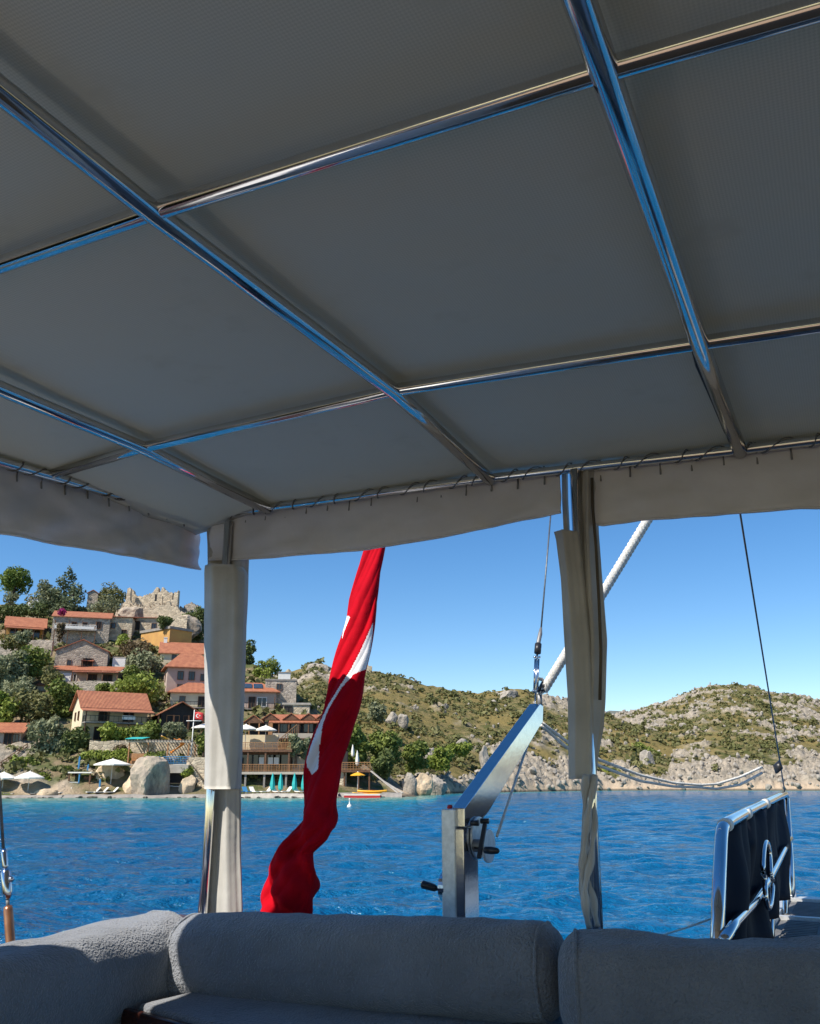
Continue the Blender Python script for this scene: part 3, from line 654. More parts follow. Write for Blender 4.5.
# davit stay with turnbuckle
RS = TIP[0]; st = lambda x, y: W3(Bp(x, y, R=RS))
sw = empty('rigging_wire', st(536, 702), 0, 'thin steel stay with a turnbuckle rising from the davit tip', 'rigging')
under(MB().tube([st(551.5, 505), st(541, 630)], .0042, 6).build('wire', M['wire'], None, True), sw)
under(MB().tube([st(541, 628), st(540.2, 634), st(538.5, 642), st(538, 646)], [.006, .011, .011, .007], 10).build('end_fitting', M['metal_d'], None, True), sw)
under(MB().tube([st(538.3, 644), st(537.5, 653)], .017, 10).build('black_sleeve', M['blackpl'], None, True), sw)
mb = MB().tube([st(537.2, 653), st(535.3, 704)], .0045, 6)
for d in (-1.7, 1.7): mb.tube([st(537+d, 659), st(535.8+d, 690)], .0048, 6)
mb.tube([st(534.6, 657), st(539.4, 657)], .007, 6).tube([st(533.2, 691), st(538.2, 691)], .007, 6)
under(mb.build('turnbuckle', M['brushed'], None, True), sw)
# thick topping rope
def twisted_rope(pts, r, name, label, cat, strands=4, pitch=.11, group=None, m=None):
    pts = np.array(pts); d = np.concatenate([[0], np.cumsum(np.linalg.norm(np.diff(pts, axis=0), axis=1))]); L = d[-1]; n = int(L/pitch*14)
    mb = MB()
    for s_ in range(strands):
        q = []
        for i in range(n+1):
            s = L*i/n; c = np.array([np.interp(s, d, pts[:, k]) for k in range(3)]); e = np.array([np.interp(min(s+.01, L), d, pts[:, k]) for k in range(3)])-np.array([np.interp(max(s-.01, 0), d, pts[:, k]) for k in range(3)]); e /= np.linalg.norm(e)
            a = np.cross(e, [0, 0, 1.]); a /= np.linalg.norm(a); b = np.cross(a, e); t = 2*PI*(s/pitch+s_/strands); q.append(c+(a*math.cos(t)+b*math.sin(t))*r*.62)
        mb.tube(q, r*.43, 7)
    o = mb.build(name, m or M['rope'], None, True); return tag(origin_to(o, pts[0]), label, cat, group)
AR = TIP[1]
twisted_rope([W3(Bp(x, y, A=AR)) for x, y in ((544, 690), (600, 598), (647, 521), (672, 480))], .023, 'mooring_rope', 'thick white twisted rope slanting up to the right from the davit tip', 'rope', 4, .085)
twisted_rope([W3(Bp(540+5*math.cos(t)+.35*(k % 2), 686+7*math.sin(t), A=AR+.01*math.cos(2*t))) for k, t in enumerate(np.linspace(.3, 2*PI+.3, 24))], .009, 'rope_lashing', 'white lashing tied round the black block at the davit tip', 'rope', 3, .05)
blk = MB().tube([W3(Bp(x, y, A=AR)) for x, y in ((549, 682), (545, 686), (539, 692))], [.014, .026, .014], 10).build('pulley_block', M['blackpl'], None, True)
tag(origin_to(blk, W3(Bp(545, 686, A=AR))), 'black block at the lower end of the thick white rope', 'pulley')
thing_tube('hoist_rope', [st(529, 741), W3(Bp(513, 788, R=RD)), W3(Bp(497, 836, R=RD+.06))], .0055, M['rope'], 'thin speckled rope from the davit arm down to the right hand winch', 'rope')
# gangway, its wire, and the slack lines
RG = -.436; g = lambda x, y, R=RG: Bp(x, y, R=R)
GF, GN = g(785, 793.5), g(722, 826)
wt = Bp(738, 500, A=3.0)
wl = [W3(wt+(GF-wt)*s) for s in np.linspace(0, 1, 200)]
thing_tube('gangway_wire', [wl[0], wl[-1]], .0036, M['wire'], 'thin dark wire down to the far end of the gangway rail', 'rigging', n=6)
bp_ = min(wl, key=lambda p: abs(proj(p)[1]-768)); bY = bp_[1]; bq = proj(bp_)
pb = MB().tube([P(bq[0]-6, 768, bY), P(bq[0]-3, 767, bY), P(bq[0]-.5, 770, bY)], [.018, .042, .02], 10).build('pulley_block', M['blackpl'], None, True)
tag(origin_to(pb, bp_), 'black block on the gangway wire where the slack lines end', 'pulley')
for k, (dy, lab) in enumerate(((0, 'upper of two slack white lines from the davit tip to the gangway wire'), (6, 'lower of two slack white lines from the davit tip to the gangway wire'))):
    q = []
    cx, cy = [541, 566, 600, 640, 674, 700, 717, 740, 762], [722+dy*.5, 741+dy, 760+dy, 775+dy, 783+dy*.6, 785+dy*.4, 784+dy*.8, 777+dy*1.3, 767+dy]
    for x in np.linspace(541, 762, 60):
        Y = np.interp(x, [541, 762], [W3(TIP)[1], bY]); q.append(P(x, np.interp(x, cx, cy), Y))
    thing_tube('slack_line', q, .0072, M['rope'], lab, 'rope', 'slack lines between davit and gangway', 6)
gw = empty('gangway', B(-.1, 3.2, -.66), 0, 'boarding gangway with a steel hand rail, navy dodger cloth and grey grating deck', 'gangway')
def gp(mb, name, m, smooth=True): return under(mb.build(name, m, None, smooth), gw)
nb = g(716.5, 940); fb = g(793, 902)
gp(MB().tube([W3(g(716.5, 960)), W3(g(719.3, 880)), W3(g(721.3, 838)), W3(g(722.4, 829.5)), W3(g(725.5, 824.5)), W3(g(731, 821))]+[W3(g(x, y)) for x, y in ((745, 813.2), (765, 803.5), (779, 796.5), (784.5, 794.2), (786, 796.5))], [.021]*11, 14), 'hand_rail', M['steel'])
gp(MB().tube([W3(g(786, 796)), W3(g(789.5, 845)), W3(fb)], .019, 12), 'rail_post', M['steel'])
gp(MB().tube([W3(g(783, 800)), W3(g(784.5, 850)), W3(g(785.5, 915))], .015, 12), 'rail_post', M['steel'])
gp(MB().tube([W3(g(770.5, 868)), W3(g(771.3, 950))], .015, 12), 'rail_post', M['steel'])
gp(MB().tube([W3(g(x, y, RG+.03)) for x, y in ((724, 940), (735, 923), (752, 905), (767, 883), (776, 866), (784, 850), (791, 839))], .0155, 12), 'lower_rail', M['steel'])
gp(MB().tube([W3(g(766.5+4*math.cos(t)*(1 if True else 1)+(2.3 if math.sin(t) > 0 else 0), 875+33*math.sin(t), RG+.06)) for t in np.linspace(0, 2*PI, 40)], .010, 8), 'grab_loop', M['steel'])
Gd = []
for i in range(71):
    s = i/70; x = 727+(785-727)*s; yt = np.interp(x, [727, 745, 765, 785], [832, 817, 806, 799]); yb = np.interp(x, [727, 745, 758, 762, 775, 785], [945, 944, 940, 926, 905, 893])
    a0 = g(x, yt)[1]; row = []
    for j in range(15):
        w = j/14; b = g(x, yt*(1-w)+yb*w); row.append(W3(b+np.array([.03*math.sin(a0*9+w*.8)*(.35+w)+.016*math.sin(a0*23+1+w*2)+.01*math.sin(w*7+a0*3), 0, 0])))
    Gd.append(row)
solid(gp(MB().grid(Gd), 'dodger_cloth', M['navy']), .004)
for x, y in ((724, 826), (744, 814.5), (763, 805)):
    c, c2 = g(x, y), g(x+3, y-1.5); gp(MB().tube([W3(c), W3(c2)], .0235, 14), 'rail_tie', M['canvas_w'])
zg = -.655
f0, f1 = Bp(791, 897, z=zg), Bp(740, 948, z=zg); Rl0 = (f0[0]+f1[0])/2; n0, n1 = f1[1]-.7, f0[1]
gp(bbox(Rl0, Rl0+.035, n0, n1, zg-.08, zg+.012), 'side_beam', M['galv'], False)
gp(bbox(Rl0+.70, Rl0+.735, n0, n1, zg-.08, zg+.012), 'side_beam', M['galv'], False)
gp(bbox(Rl0+.036, Rl0+.699, n1-.10, n1, zg-.06, zg+.006), 'end_beam', M['galv'], False)
mid = Bp(786, 917, z=zg)[1]
gp(bbox(Rl0+.036, Rl0+.699, mid-.02, mid+.02, zg-.06, zg+.006), 'end_beam', M['galv'], False)
for a0, a1 in ((n0, mid-.021), (mid+.021, n1-.101)):
    mb = bbox(Rl0+.036, Rl0+.699, a0, a1, zg-.05, zg-.012)
    k = int((a1-a0)/.05)
    for i in range(k):
        for r0 in (.08, .26, .44):
            b0 = bbox(Rl0+r0, Rl0+r0+.14, a0+.05*i+.01, a0+.05*i+.035, zg-.014, zg-.002); mb.poly(b0.V, b0.F)
    gp(mb, 'grating', M['grating'], False)
thing_tube('mooring_line', [W3(Bp(660, 936, A=3.35)), W3(Bp(690, 926.5, A=3.3)), W3(Bp(716, 917, A=3.22))], .0035, M['rope'], 'thin pale line stretched low from the near gangway post above the water', 'rope', n=6)
# shroud at far left
AL = 2.087; sl_ = lambda x, y: W3(Bp(x, y, A=AL))
sh = empty('rigging_wire', sl_(11.5, 955), 0, 'steel shroud with a worn turnbuckle above the left bolster', 'rigging')
under(MB().tube([sl_(-9, 650), sl_(3.5, 852)], .0052, 8).build('wire', M['wire'], None, True), sh)
under(MB().tube([sl_(3.4, 849), sl_(4, 853), sl_(5, 866), sl_(5.3, 870)], [.008, .010, .010, .007], 10).build('end_fitting', M['brushed'], None, True), sh)
under(MB().tube([sl_(5.2, 868), sl_(5.8, 873), sl_(7, 893), sl_(7.6, 899)], [.009, .0165, .0165, .009], 10).build('turnbuckle', M['brushed'], None, True), sh)
under(MB().tube([sl_(9.5, 878), sl_(12.5, 880)], .008, 8).build('clevis_pin', M['brushed'], None, True), sh)
under(MB().tube([sl_(7.6, 898), sl_(8, 908)], .006, 8).build('thread', M['metal_d'], None, True), sh)
M['copper'] = mat('tarnished_sleeve', (.50, .24, .13), (.34, .15, .08), 20, .3, metal=.7)
under(MB().tube([sl_(7.9, 906), sl_(8.2, 910), sl_(10.5, 943), sl_(12, 965)], [.012, .0145, .0145, .0145], 12).build('sleeve', M['copper'], None, True), sh)

mb = MB()
c0 = np.array([-2.30, .93])
G = [[B(c0[0]+.05*math.cos(t)*(1+.2*math.sin(3*t+k)), c0[1]+.17*math.sin(t)*(1-.25*abs(k-5)/5), .93-k*.19) for t in np.linspace(0, 2*PI, 29)] for k in range(9)]
oc = tag(origin_to(capped(G).build('rolled_curtain', M['curtain'], None, True), B(-2.30, .93, -.6)), 'wide rolled curtain added out of view at the left canopy edge to shade the left bolster', 'curtain', 'rolled curtains on the stern posts')  # unseen curtain, added so its shadow falls on the left bolster
cpart(MB().tube([B(-2.31, .99, .93), B(-2.31, .99, -.55)], .0185, 12), 'post', M['steel'])

# ------------------------------------------------------------------ village on the hillside
def frame_at(px, py, rot, Y=None):
    p = hit(px, py) if Y is None else P(px, py, Y); return p, mpp(p), rot
def place_root(name, p, rz, label, cat, group=None): return empty(name, p, rz, label, cat, group)
def lp(mb, name, m, root, smooth=False): return mb.build(name, m, root, smooth)
def window(root, x, z, w, h, face, D0, W0, frame='wood', pane='glass', door=False):
    # face: 'f' front (-y), 'l' left (-x), 'r' right (+x); x runs along the face
    def tr(a, d, zz): return {'f': (a, -d, zz), 'l': (-W0/2-d, a, zz), 'r': (W0/2+d, a, zz)}[face]
    off = D0 if face == 'f' else 0
    def bx(a0, a1, d0, d1, z0, z1):
        q = [tr(a, d+off if face == 'f' else d, zz) for zz in (z0, z1) for a in (a0, a1) for d in (d0, d1)]
        return MB().poly(q, [(0, 1, 3, 2), (4, 6, 7, 5), (0, 4, 5, 1), (2, 3, 7, 6), (0, 2, 6, 4), (1, 5, 7, 3)])
    fr = MB(); t = .10
    for a in ((x-w/2-t, x-w/2, z-t, z+h+t), (x+w/2, x+w/2+t, z-t, z+h+t), (x-w/2, x+w/2, z+h, z+h+t), (x-w/2, x+w/2, z-t, z), (x-.03, x+.03, z, z+h)):
        b = bx(a[0], a[1], .003, .12, a[2], a[3]); fr.poly(b.V, b.F)
    o = lp(fr, 'door' if door else 'window', M[frame], root)
    lp(bx(x-w/2, x+w/2, .004, .03, z, z+h), 'pane', M[pane], o)
    return o
def roof_gable(W_, D_, z, rh, ov, axis='x', th=.16):
    mb = MB(); hw, hd = W_/2+ov, D_/2+ov
    if axis == 'x':
        dz = rh*ov/(D_/2)
        for s in (-1, 1):
            e, r_ = [(-hw, s*hd, z-dz), (hw, s*hd, z-dz)], [(hw, s*.001, z+rh), (-hw, s*.001, z+rh)]
            q = e+r_
            if s > 0: q = q[::-1]
            mb.slab([(a, b, c+th) for a, b, c in q], th)
    else:
        dz = rh*ov/(W_/2)
        for s in (-1, 1):
            q = [(s*hw, hd, z-dz), (s*hw, -hd, z-dz), (s*.001, -hd, z+rh), (s*.001, hd, z+rh)]
            if s > 0: q = q[::-1]
            mb.slab([(a, b, c+th) for a, b, c in q], th)
    return mb
def walls_gable(W_, D_, z0, z, rh, axis='x'):
    mb = MB(); a, b = W_/2, D_/2
    base = [(-a, -b), (a, -b), (a, b), (-a, b)]
    V = [(x, y, z0) for x, y in base]+[(x, y, z) for x, y in base]
    F_ = [(0, 3, 2, 1), (0, 1, 5, 4), (1, 2, 6, 5), (2, 3, 7, 6), (3, 0, 4, 7)]
    if axis == 'x':
        V += [(-a, 0, z+rh-.02), (a, 0, z+rh-.02)]; F_ = [(0, 3, 2, 1), (0, 1, 5, 4), (2, 3, 7, 6), (1, 2, 6, 9, 5), (3, 0, 4, 8, 7), (4, 5, 9, 8), (6, 7, 8, 9)]
    else:
        V += [(0, -b, z+rh-.02), (0, b, z+rh-.02)]; F_ = [(0, 3, 2, 1), (1, 2, 6, 5), (3, 0, 4, 7), (0, 1, 5, 8, 4), (2, 3, 7, 9, 6), (5, 6, 9, 8), (7, 4, 8, 9)]
    return mb.poly(V, F_)
def roof_hip(W_, D_, z, rh, ov, ridge):
    hw, hd = W_/2+ov, D_/2+ov; z1 = z-.1; r = ridge/2
    V = [(-hw, -hd, z1), (hw, -hd, z1), (hw, hd, z1), (-hw, hd, z1), (-r, 0, z+rh), (r, 0, z+rh)]
    V2 = [(x, y, zz+.16) for x, y, zz in V]
    return MB().poly(V[:4]+V2, [(0, 3, 2, 1), (0, 1, 5, 4), (1, 2, 6, 5), (2, 3, 7, 6), (3, 0, 4, 7), (4, 5, 9, 8), (5, 6, 9), (6, 7, 8, 9), (7, 4, 8)])
def rail(root, x0, x1, y0, y1, z, h, m, n=10, name='railing', infill=False):
    mb = MB(); p0, p1 = np.array([x0, y0, z]), np.array([x1, y1, z]); up = np.array([0, 0, 1.])
    mb.bar(p0+up*h, p1+up*h, .09); mb.bar(p0+up*.12, p1+up*.12, .06)
    for i in range(n+1):
        q = p0+(p1-p0)*i/n; mb.bar(q, q+up*h, .07 if i % 4 == 0 else .04)
    if infill:
        for k in range(1, 4): mb.bar(p0+up*h*k/4, p1+up*h*k/4, .10, .05)
    return lp(mb, name, m, root)
def house(label, px, py, wpx, hpx, rot, D, roof, rpx, wall, roofm='tile', axis='x', ov=.45, wins=(), down=3.0, ridge=.4, porch=None, Y=None, cat='house', balc=None, chim=None, deep=None, name='stone_house', trim=None):
    p, m, rz = frame_at(px, py, math.radians(rot), Y)
    c, s = math.cos(rz), abs(math.sin(rz)); Wd = max((wpx*m-D*s)/c, 2.5); Hh = hpx*m; rh = rpx*m
    # push the centre back so the front wall stands at the picked spot
    q = p+np.array([-math.sin(rz)*(D/2), math.cos(rz)*(D/2), 0]); q[2] = p[2]
    root = place_root(name, q, rz, label, cat)
    if roof == 'gable':
        lp(walls_gable(Wd, D, -down, Hh, rh, axis), 'wall', M[wall], root); ro = lp(roof_gable(Wd, D, Hh, rh, ov, axis), 'roof', M[roofm], root)
    elif roof == 'hip':
        lp(MB().box(-Wd/2, Wd/2, -D/2, D/2, -down, Hh), 'wall', M[wall], root); ro = lp(roof_hip(Wd, D, Hh, rh, ov, max(Wd*ridge, .2)), 'roof', M[roofm], root)
    elif roof == 'shed':
        lp(MB().box(-Wd/2, Wd/2, -D/2, D/2, -down, Hh-.02), 'wall', M[wall], root)
        ro = lp(MB().slab([(-Wd/2-ov, -D/2-ov, Hh+.12), (Wd/2+ov, -D/2-ov, Hh+.12), (Wd/2+ov, D/2+.1, Hh+rh+.12), (-Wd/2-ov, D/2+.1, Hh+rh+.12)], .12), 'roof', M[roofm], root)
    else:
        lp(MB().box(-Wd/2, Wd/2, -D/2, D/2, -down, Hh), 'wall', M[wall], root)
        ro = lp(MB().box(-Wd/2-ov, Wd/2+ov, -D/2-ov, D/2+ov, Hh+.003, Hh+max(rh, .15)), 'roof', M[roofm], root)
    if chim:
        cx, cy = chim; zt = Hh+rh*.4; lp(MB().box(cx*Wd/2-.35, cx*Wd/2+.35, cy*D/2-.3, cy*D/2+.3, zt, Hh+rh+1.0).box(cx*Wd/2-.42, cx*Wd/2+.42, cy*D/2-.37, cy*D/2+.37, Hh+rh+1.003, Hh+rh+1.12), 'chimney', M['white'], ro)
    for w in wins:
        f, u, v, ww, hh = w[:5]; half = Wd/2 if f == 'f' else D/2
        window(root, u*half, v*Hh, ww, hh, f, D/2, Wd, frame=w[5] if len(w) > 5 else 'wood', pane=w[6] if len(w) > 6 else 'glass', door=len(w) > 7)
    if balc:                         # (x0, x1, z fraction, depth, railing material, posts, roofed)
        x0, x1, zf, bd, rm, posts = balc; X0, X1 = x0*Wd/2, x1*Wd/2; z = zf*Hh
        b = lp(MB().box(X0, X1, -D/2-bd, -D/2-.003, z-.18, z), 'balcony', M['concrete_d'], root)
        rr = rail(b, X0, X1, -D/2-bd+.06, -D/2-bd+.06, z, 1.0, M[rm], 14)
        rail(b, X0+.06, X0+.06, -D/2-bd+.1, -D/2-.02, z, 1.0, M[rm], 4); rail(b, X1-.06, X1-.06, -D/2-bd+.1, -D/2-.02, z, 1.0, M[rm], 4)
        for i in range(posts):
            xx = X0+.1+(X1-X0-.2)*i/(posts-1); lp(MB().box(xx-.09, xx+.09, -D/2-bd+.1, -D/2-bd+.28, -down, Hh-.95), 'post', M['wood'], root)
    if porch:                        # lean-to roof over a front terrace: (x0, x1, depth, z fraction, drop m, roof mat, posts, dark back)
        x0, x1, pd, zf, dr, rm, posts = porch; X0, X1 = x0*Wd/2, x1*Wd/2; z = zf*Hh
        lp(MB().slab([(X0, -D/2-pd, z-dr), (X1, -D/2-pd, z-dr), (X1, -D/2-.01, z), (X0, -D/2-.01, z)], .14), 'porch_roof', M[rm], root)
        for i in range(posts):
            xx = X0+.15+(X1-X0-.3)*i/(posts-1); lp(MB().box(xx-.09, xx+.09, -D/2-pd+.15, -D/2-pd+.33, -down, z-dr-.1), 'post', M['wood'], root)
    return root, Wd, D, Hh, m
# main two-storey house with balcony under the big roof
r, w_, d_, h_, m_ = house('cream gabled house with long terracotta roof over a dark railed balcony above the hedge', 113, 741, 77, 33, 33, 7.0, 'gable', 16, 'cream', wins=(('l', -.3, .62, .7, 1.3), ('l', .35, .62, .6, 1.2), ('l', -.2, .12, .8, 1.4), ('f', -.35, .60, 1.6, 1.9, 'wood', 'dark'), ('f', .4, .60, 1.6, 1.9, 'wood', 'dark'), ('f', -.45, .04, 1.5, 1.9, 'wood', 'dark'), ('f', .35, .04, 1.6, 1.9, 'wood', 'dark')), ov=.55, balc=(-.98, 1.0, .53, 2.0, 'dark', 4), name='gabled_house')
lp(MB().slab([(-w_/2-.5, -d_/2-2.5, h_-.85), (w_/2+.5, -d_/2-2.5, h_-.85), (w_/2+.5, -d_/2-.55, h_-.36), (-w_/2-.5, -d_/2-.55, h_-.36)], .14), 'porch_roof', M['tile'], r)
lp(MB().box(w_*.06, w_*.26, -d_/2-1.96, -d_/2-1.9, h_*.62, h_*.74), 'hung_cloth', M['white'], r)
house('grey stone house with low gable front and small red porch over its dark door', 80, 672, 58, 21, 14, 8, 'gable', 11, 'greywall', 'tile_old', 'y', .3, wins=(('f', .25, .12, 1.8, 2.2, 'wood', 'dark'), ('f', -.45, .3, .7, 1.0)), porch=(.02, .5, 1.3, .58, .25, 'tile', 2))
r, w_, d_, h_, m_ = house('low house with orange lean-to roof and white wall beneath the grey gable house', 83, 684, 70, 13, 10, 6, 'shed', 8, 'beige', 'tile', wins=(('f', -.75, .15, 1.6, 1.2), ('f', -.3, .05, 1.0, 1.7, 'white', 'dark'), ('f', .25, .1, 1.6, 1.6, 'wood', 'dark'), ('f', .7, .1, 1.6, 1.6, 'wood', 'dark')), porch=(-.3, 1.05, 2.2, 1.0, .35, 'tile_old', 4))
lp(MB().box(-w_/2-.003, -w_*.18, -d_/2-.06, -d_/2-.004, -2, h_*.8), 'white_front', M['white'], r)
house('open tavern with two low orange tiled roofs and dark timber front at the left hilltop', 24, 640, 46, 14, 24, 8, 'gable', 11, 'ochre', 'tile', 'x', .6, wins=(('f', -.6, .2, 1.4, 1.6), ('f', .0, .2, 1.4, 1.6), ('f', .6, .2, 1.4, 1.6)), porch=(-1.05, 1.0, 2.6, .92, .6, 'tile', 5), name='tavern')
r, w_, d_, h_, m_ = house('grey rubble house with white gable end, orange roof and magenta flowers on top', 79, 645, 62, 28, 16, 8, 'gable', 8, 'greywall', 'tile', 'x', .35, wins=(('f', -.25, .60, .9, 1.3, 'wood', 'dark'), ('f', .12, .60, .9, 1.3, 'wood', 'dark'), ('f', .62, .62, .9, 1.4, 'wood', 'dark'), ('l', 0, .6, .9, 1.2)), balc=(-.9, .55, .52, 1.4, 'white', 4))
lp(MB().box(-w_*.44, w_*.24, -d_/2-1.44, -d_/2-1.41, h_*.54, h_*.64), 'hung_cloth', M['white'], r)
house('beige stone house with flat orange lean-to roof right below the castle ruin', 118, 642, 30, 25, 12, 7, 'shed', 4, 'stone', 'tile_old', wins=(('f', -.5, .55, .8, 1.1), ('f', .4, .2, .9, 1.6, 'wood', 'dark')))
house('open stone terrace house with thin tiled roof and dark gap under the castle rocks', 146, 634, 30, 16, 6, 5, 'shed', 3, 'stone', 'tile_old', wins=(('f', -.75, .25, 1.6, 2.0, 'wood', 'dark'), ('f', .5, .35, 1.0, 1.2)))
house('flat roofed house with ochre left wall and brown front below the castle ruin', 154, 648, 54, 17, -38, 6, 'flat', 2.5, 'ochre', 'concrete_d', ov=.25, name='ochre_house')
house('upper orange roofed house with cream gable end beside the left post', 183, 664, 52, 11, 14, 7, 'gable', 12, 'cream', 'tile', 'x', .4, wins=(('f', -.4, .3, .8, 1.1), ('f', .3, .3, .8, 1.1)), chim=(-.85, 0))
house('pink and cream house with hipped terracotta roof and two dark windows beside the left post', 190, 693, 58, 25, 20, 8, 'hip', 16, 'pinkish', 'tile', ov=.7, ridge=.42, wins=(('f', -.45, .52, 1.0, 1.5), ('f', .02, .52, 1.0, 1.5), ('f', .5, .5, .8, 1.2), ('l', 0, .5, .8, 1.5), ('f', -.45, .05, .9, 1.3)))
house('white house with low orange hip roof and railed terrace behind the left post', 194, 708, 56, 15, 16, 7, 'hip', 11, 'cream', 'tile', ov=.6, ridge=.3, wins=(('f', .3, .02, 1.2, 2.0, 'wood', 'dark'), ('f', -.5, .3, .9, 1.2)), balc=(-1.15, 1.1, .0, 2.2, 'dark', 2))
r, w_, d_, h_, m_ = house('white house with solar panels on its orange roof right of the left post', 252, 709, 54, 17, 12, 7, 'hip', 10, 'pinkish', 'tile', ov=.7, ridge=.4, wins=(('f', -.02, .02, 1.1, 2.1, 'wood', 'dark'), ('f', .4, .15, 1.6, 1.6, 'white', 'glass')), balc=(-.9, .95, .0, 1.2, 'dark', 2))
sp_ = MB(); zr_ = lambda y: h_+.16-.1+(1.7)*( (y+d_/2+.7)/(d_/2+.7))
for x0 in (-1.9, .1):
    sp_.slab([(x0, -3.0, zr_(-3.0)+.25), (x0+1.7, -3.0, zr_(-3.0)+.25), (x0+1.7, -1.2, zr_(-1.2)+.45), (x0, -1.2, zr_(-1.2)+.45)], .06)
lp(sp_, 'solar_panel', M['solar'], r)
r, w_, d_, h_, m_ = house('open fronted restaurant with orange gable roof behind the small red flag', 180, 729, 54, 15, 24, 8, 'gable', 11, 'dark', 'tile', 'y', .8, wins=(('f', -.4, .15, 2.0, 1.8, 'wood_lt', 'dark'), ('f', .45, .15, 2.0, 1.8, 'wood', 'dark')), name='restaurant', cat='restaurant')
for xx in (-1, -.33, .33, 1): lp(MB().box(xx*(w_/2+.5)-.12, xx*(w_/2+.5)+.12, -d_/2-.75, -d_/2-.5, -3, h_-.3), 'post', M['wood'], r)
house('small house with red tiled roof and white wall at the left picture edge', 6, 746, 34, 14, 12, 7, 'gable', 9, 'pinkish', 'tile', 'x', .6, wins=(('f', .1, .05, 1.2, 2.0, 'wood', 'dark'), ('f', .6, .3, .9, 1.1)))
house('long low outbuilding with narrow orange roof half hidden behind the green trees', 68, 690, 62, 4, 6, 4, 'shed', 7, 'beige', 'tile', ov=.3)
house('white hut with flat roof between the grey gable house and the bushes', 118, 671, 11, 13, 10, 4, 'flat', 1, 'white', 'concrete', ov=.05, name='hut', cat='hut')
house('flat roofed grey stone house stepped above the solar panel roof', 280, 707, 36, 26, 8, 7, 'flat', 1.5, 'greywall', 'concrete_d', ov=.1, wins=(('f', -.1, .66, .9, 1.0),))
house('small white rooftop room on the upper grey stone house', 284, 684, 12, 11, 8, 4, 'flat', 1, 'white', 'concrete_d', ov=.1, name='hut', cat='hut')
house('low stone shed with a pale flat roof and dark opening above the restaurant roofs', 296, 714, 28, 9, 4, 5, 'flat', 2, 'stone', 'concrete', ov=.2, wins=(('f', -.6, .1, 1.4, 1.2, 'dark', 'dark'),), name='shed', cat='shed')
# long restaurant with three cross gables
def long_restaurant():
    p = hit(287, 742); m = mpp(p); Wd = 80*m; Dp = 8; Hh = 20*m
    root = empty('restaurant', p+np.array([0, Dp/2, 0]), math.radians(4), 'long restaurant with a row of small orange gables and wooden upper balcony', 'restaurant')
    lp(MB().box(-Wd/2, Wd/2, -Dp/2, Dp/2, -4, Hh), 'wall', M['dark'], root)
    ro = lp(MB().slab([(-Wd*.25, -Dp/2-1.3, Hh-.2), (Wd/2+.4, -Dp/2-1.3, Hh-.2), (Wd/2+.4, Dp*.1, Hh+1.5), (-Wd*.25, Dp*.1, Hh+1.5)], .15), 'roof', M['tile'], root)
    for x in (-.44, -.24, .02, .24, .42):
        big = x < -.3; hw, hh = (1.75, 1.25) if big else (1.5, 1.05); x0 = x*Wd; y0 = -Dp/2-(1.35 if big else .3); zb = Hh-(.35 if big else -.25)
        g_ = MB()
        for s in (-1, 1):
            q = [(x0+s*hw, Dp*.1, zb), (x0+s*hw, y0, zb), (x0+s*.001, y0, zb+hh), (x0+s*.001, Dp*.1, zb+hh)]
            if s > 0: q = q[::-1]
            g_.slab([(a, b, c+.13) for a, b, c in q], .13)
        gr = lp(g_, 'gable_roof', M['tile'], root)
        lp(MB().poly([(x0-hw+.1, y0+.12, zb-.02), (x0+hw-.1, y0+.12, zb-.02), (x0, y0+.12, zb+hh-.08), (x0-hw+.1, y0+.3, zb-.02), (x0+hw-.1, y0+.3, zb-.02), (x0, y0+.3, zb+hh-.08)], [(0, 1, 2), (5, 4, 3), (0, 3, 4, 1), (1, 4, 5, 2), (2, 5, 3, 0)]), 'gable_panel', M['wood'], gr)
    for i in range(9):
        xx = -Wd/2+.15+(Wd-.3)*i/8; lp(MB().box(xx-.1, xx+.1, -Dp/2-1.2, -Dp/2-1.0, -4, Hh-.22), 'post', M['wood' if i > 2 else 'wood_lt'], root)
    zb = Hh*.38
    b = lp(MB().box(-Wd*.2, Wd/2, -Dp/2-1.25, -Dp/2-.003, zb-.9, zb-.7), 'balcony', M['wood'], root)
    lp(MB().box(-Wd*.2, Wd/2, -Dp/2-1.24, -Dp/2-1.18, zb-.7, zb+.1), 'balcony_front', M['beige'], b)
    for i in range(4): window(root, Wd*(-.08+.16*i), Hh*.50, 1.5, 1.3, 'f', Dp/2, Wd, 'wood', 'glass')
    lp(MB().box(-Wd*.235, -Wd*.20, -Dp/2-1.3, -Dp/2-.5, -1, Hh-.25), 'corner_panel', M['wood_lt'], root)
long_restaurant()
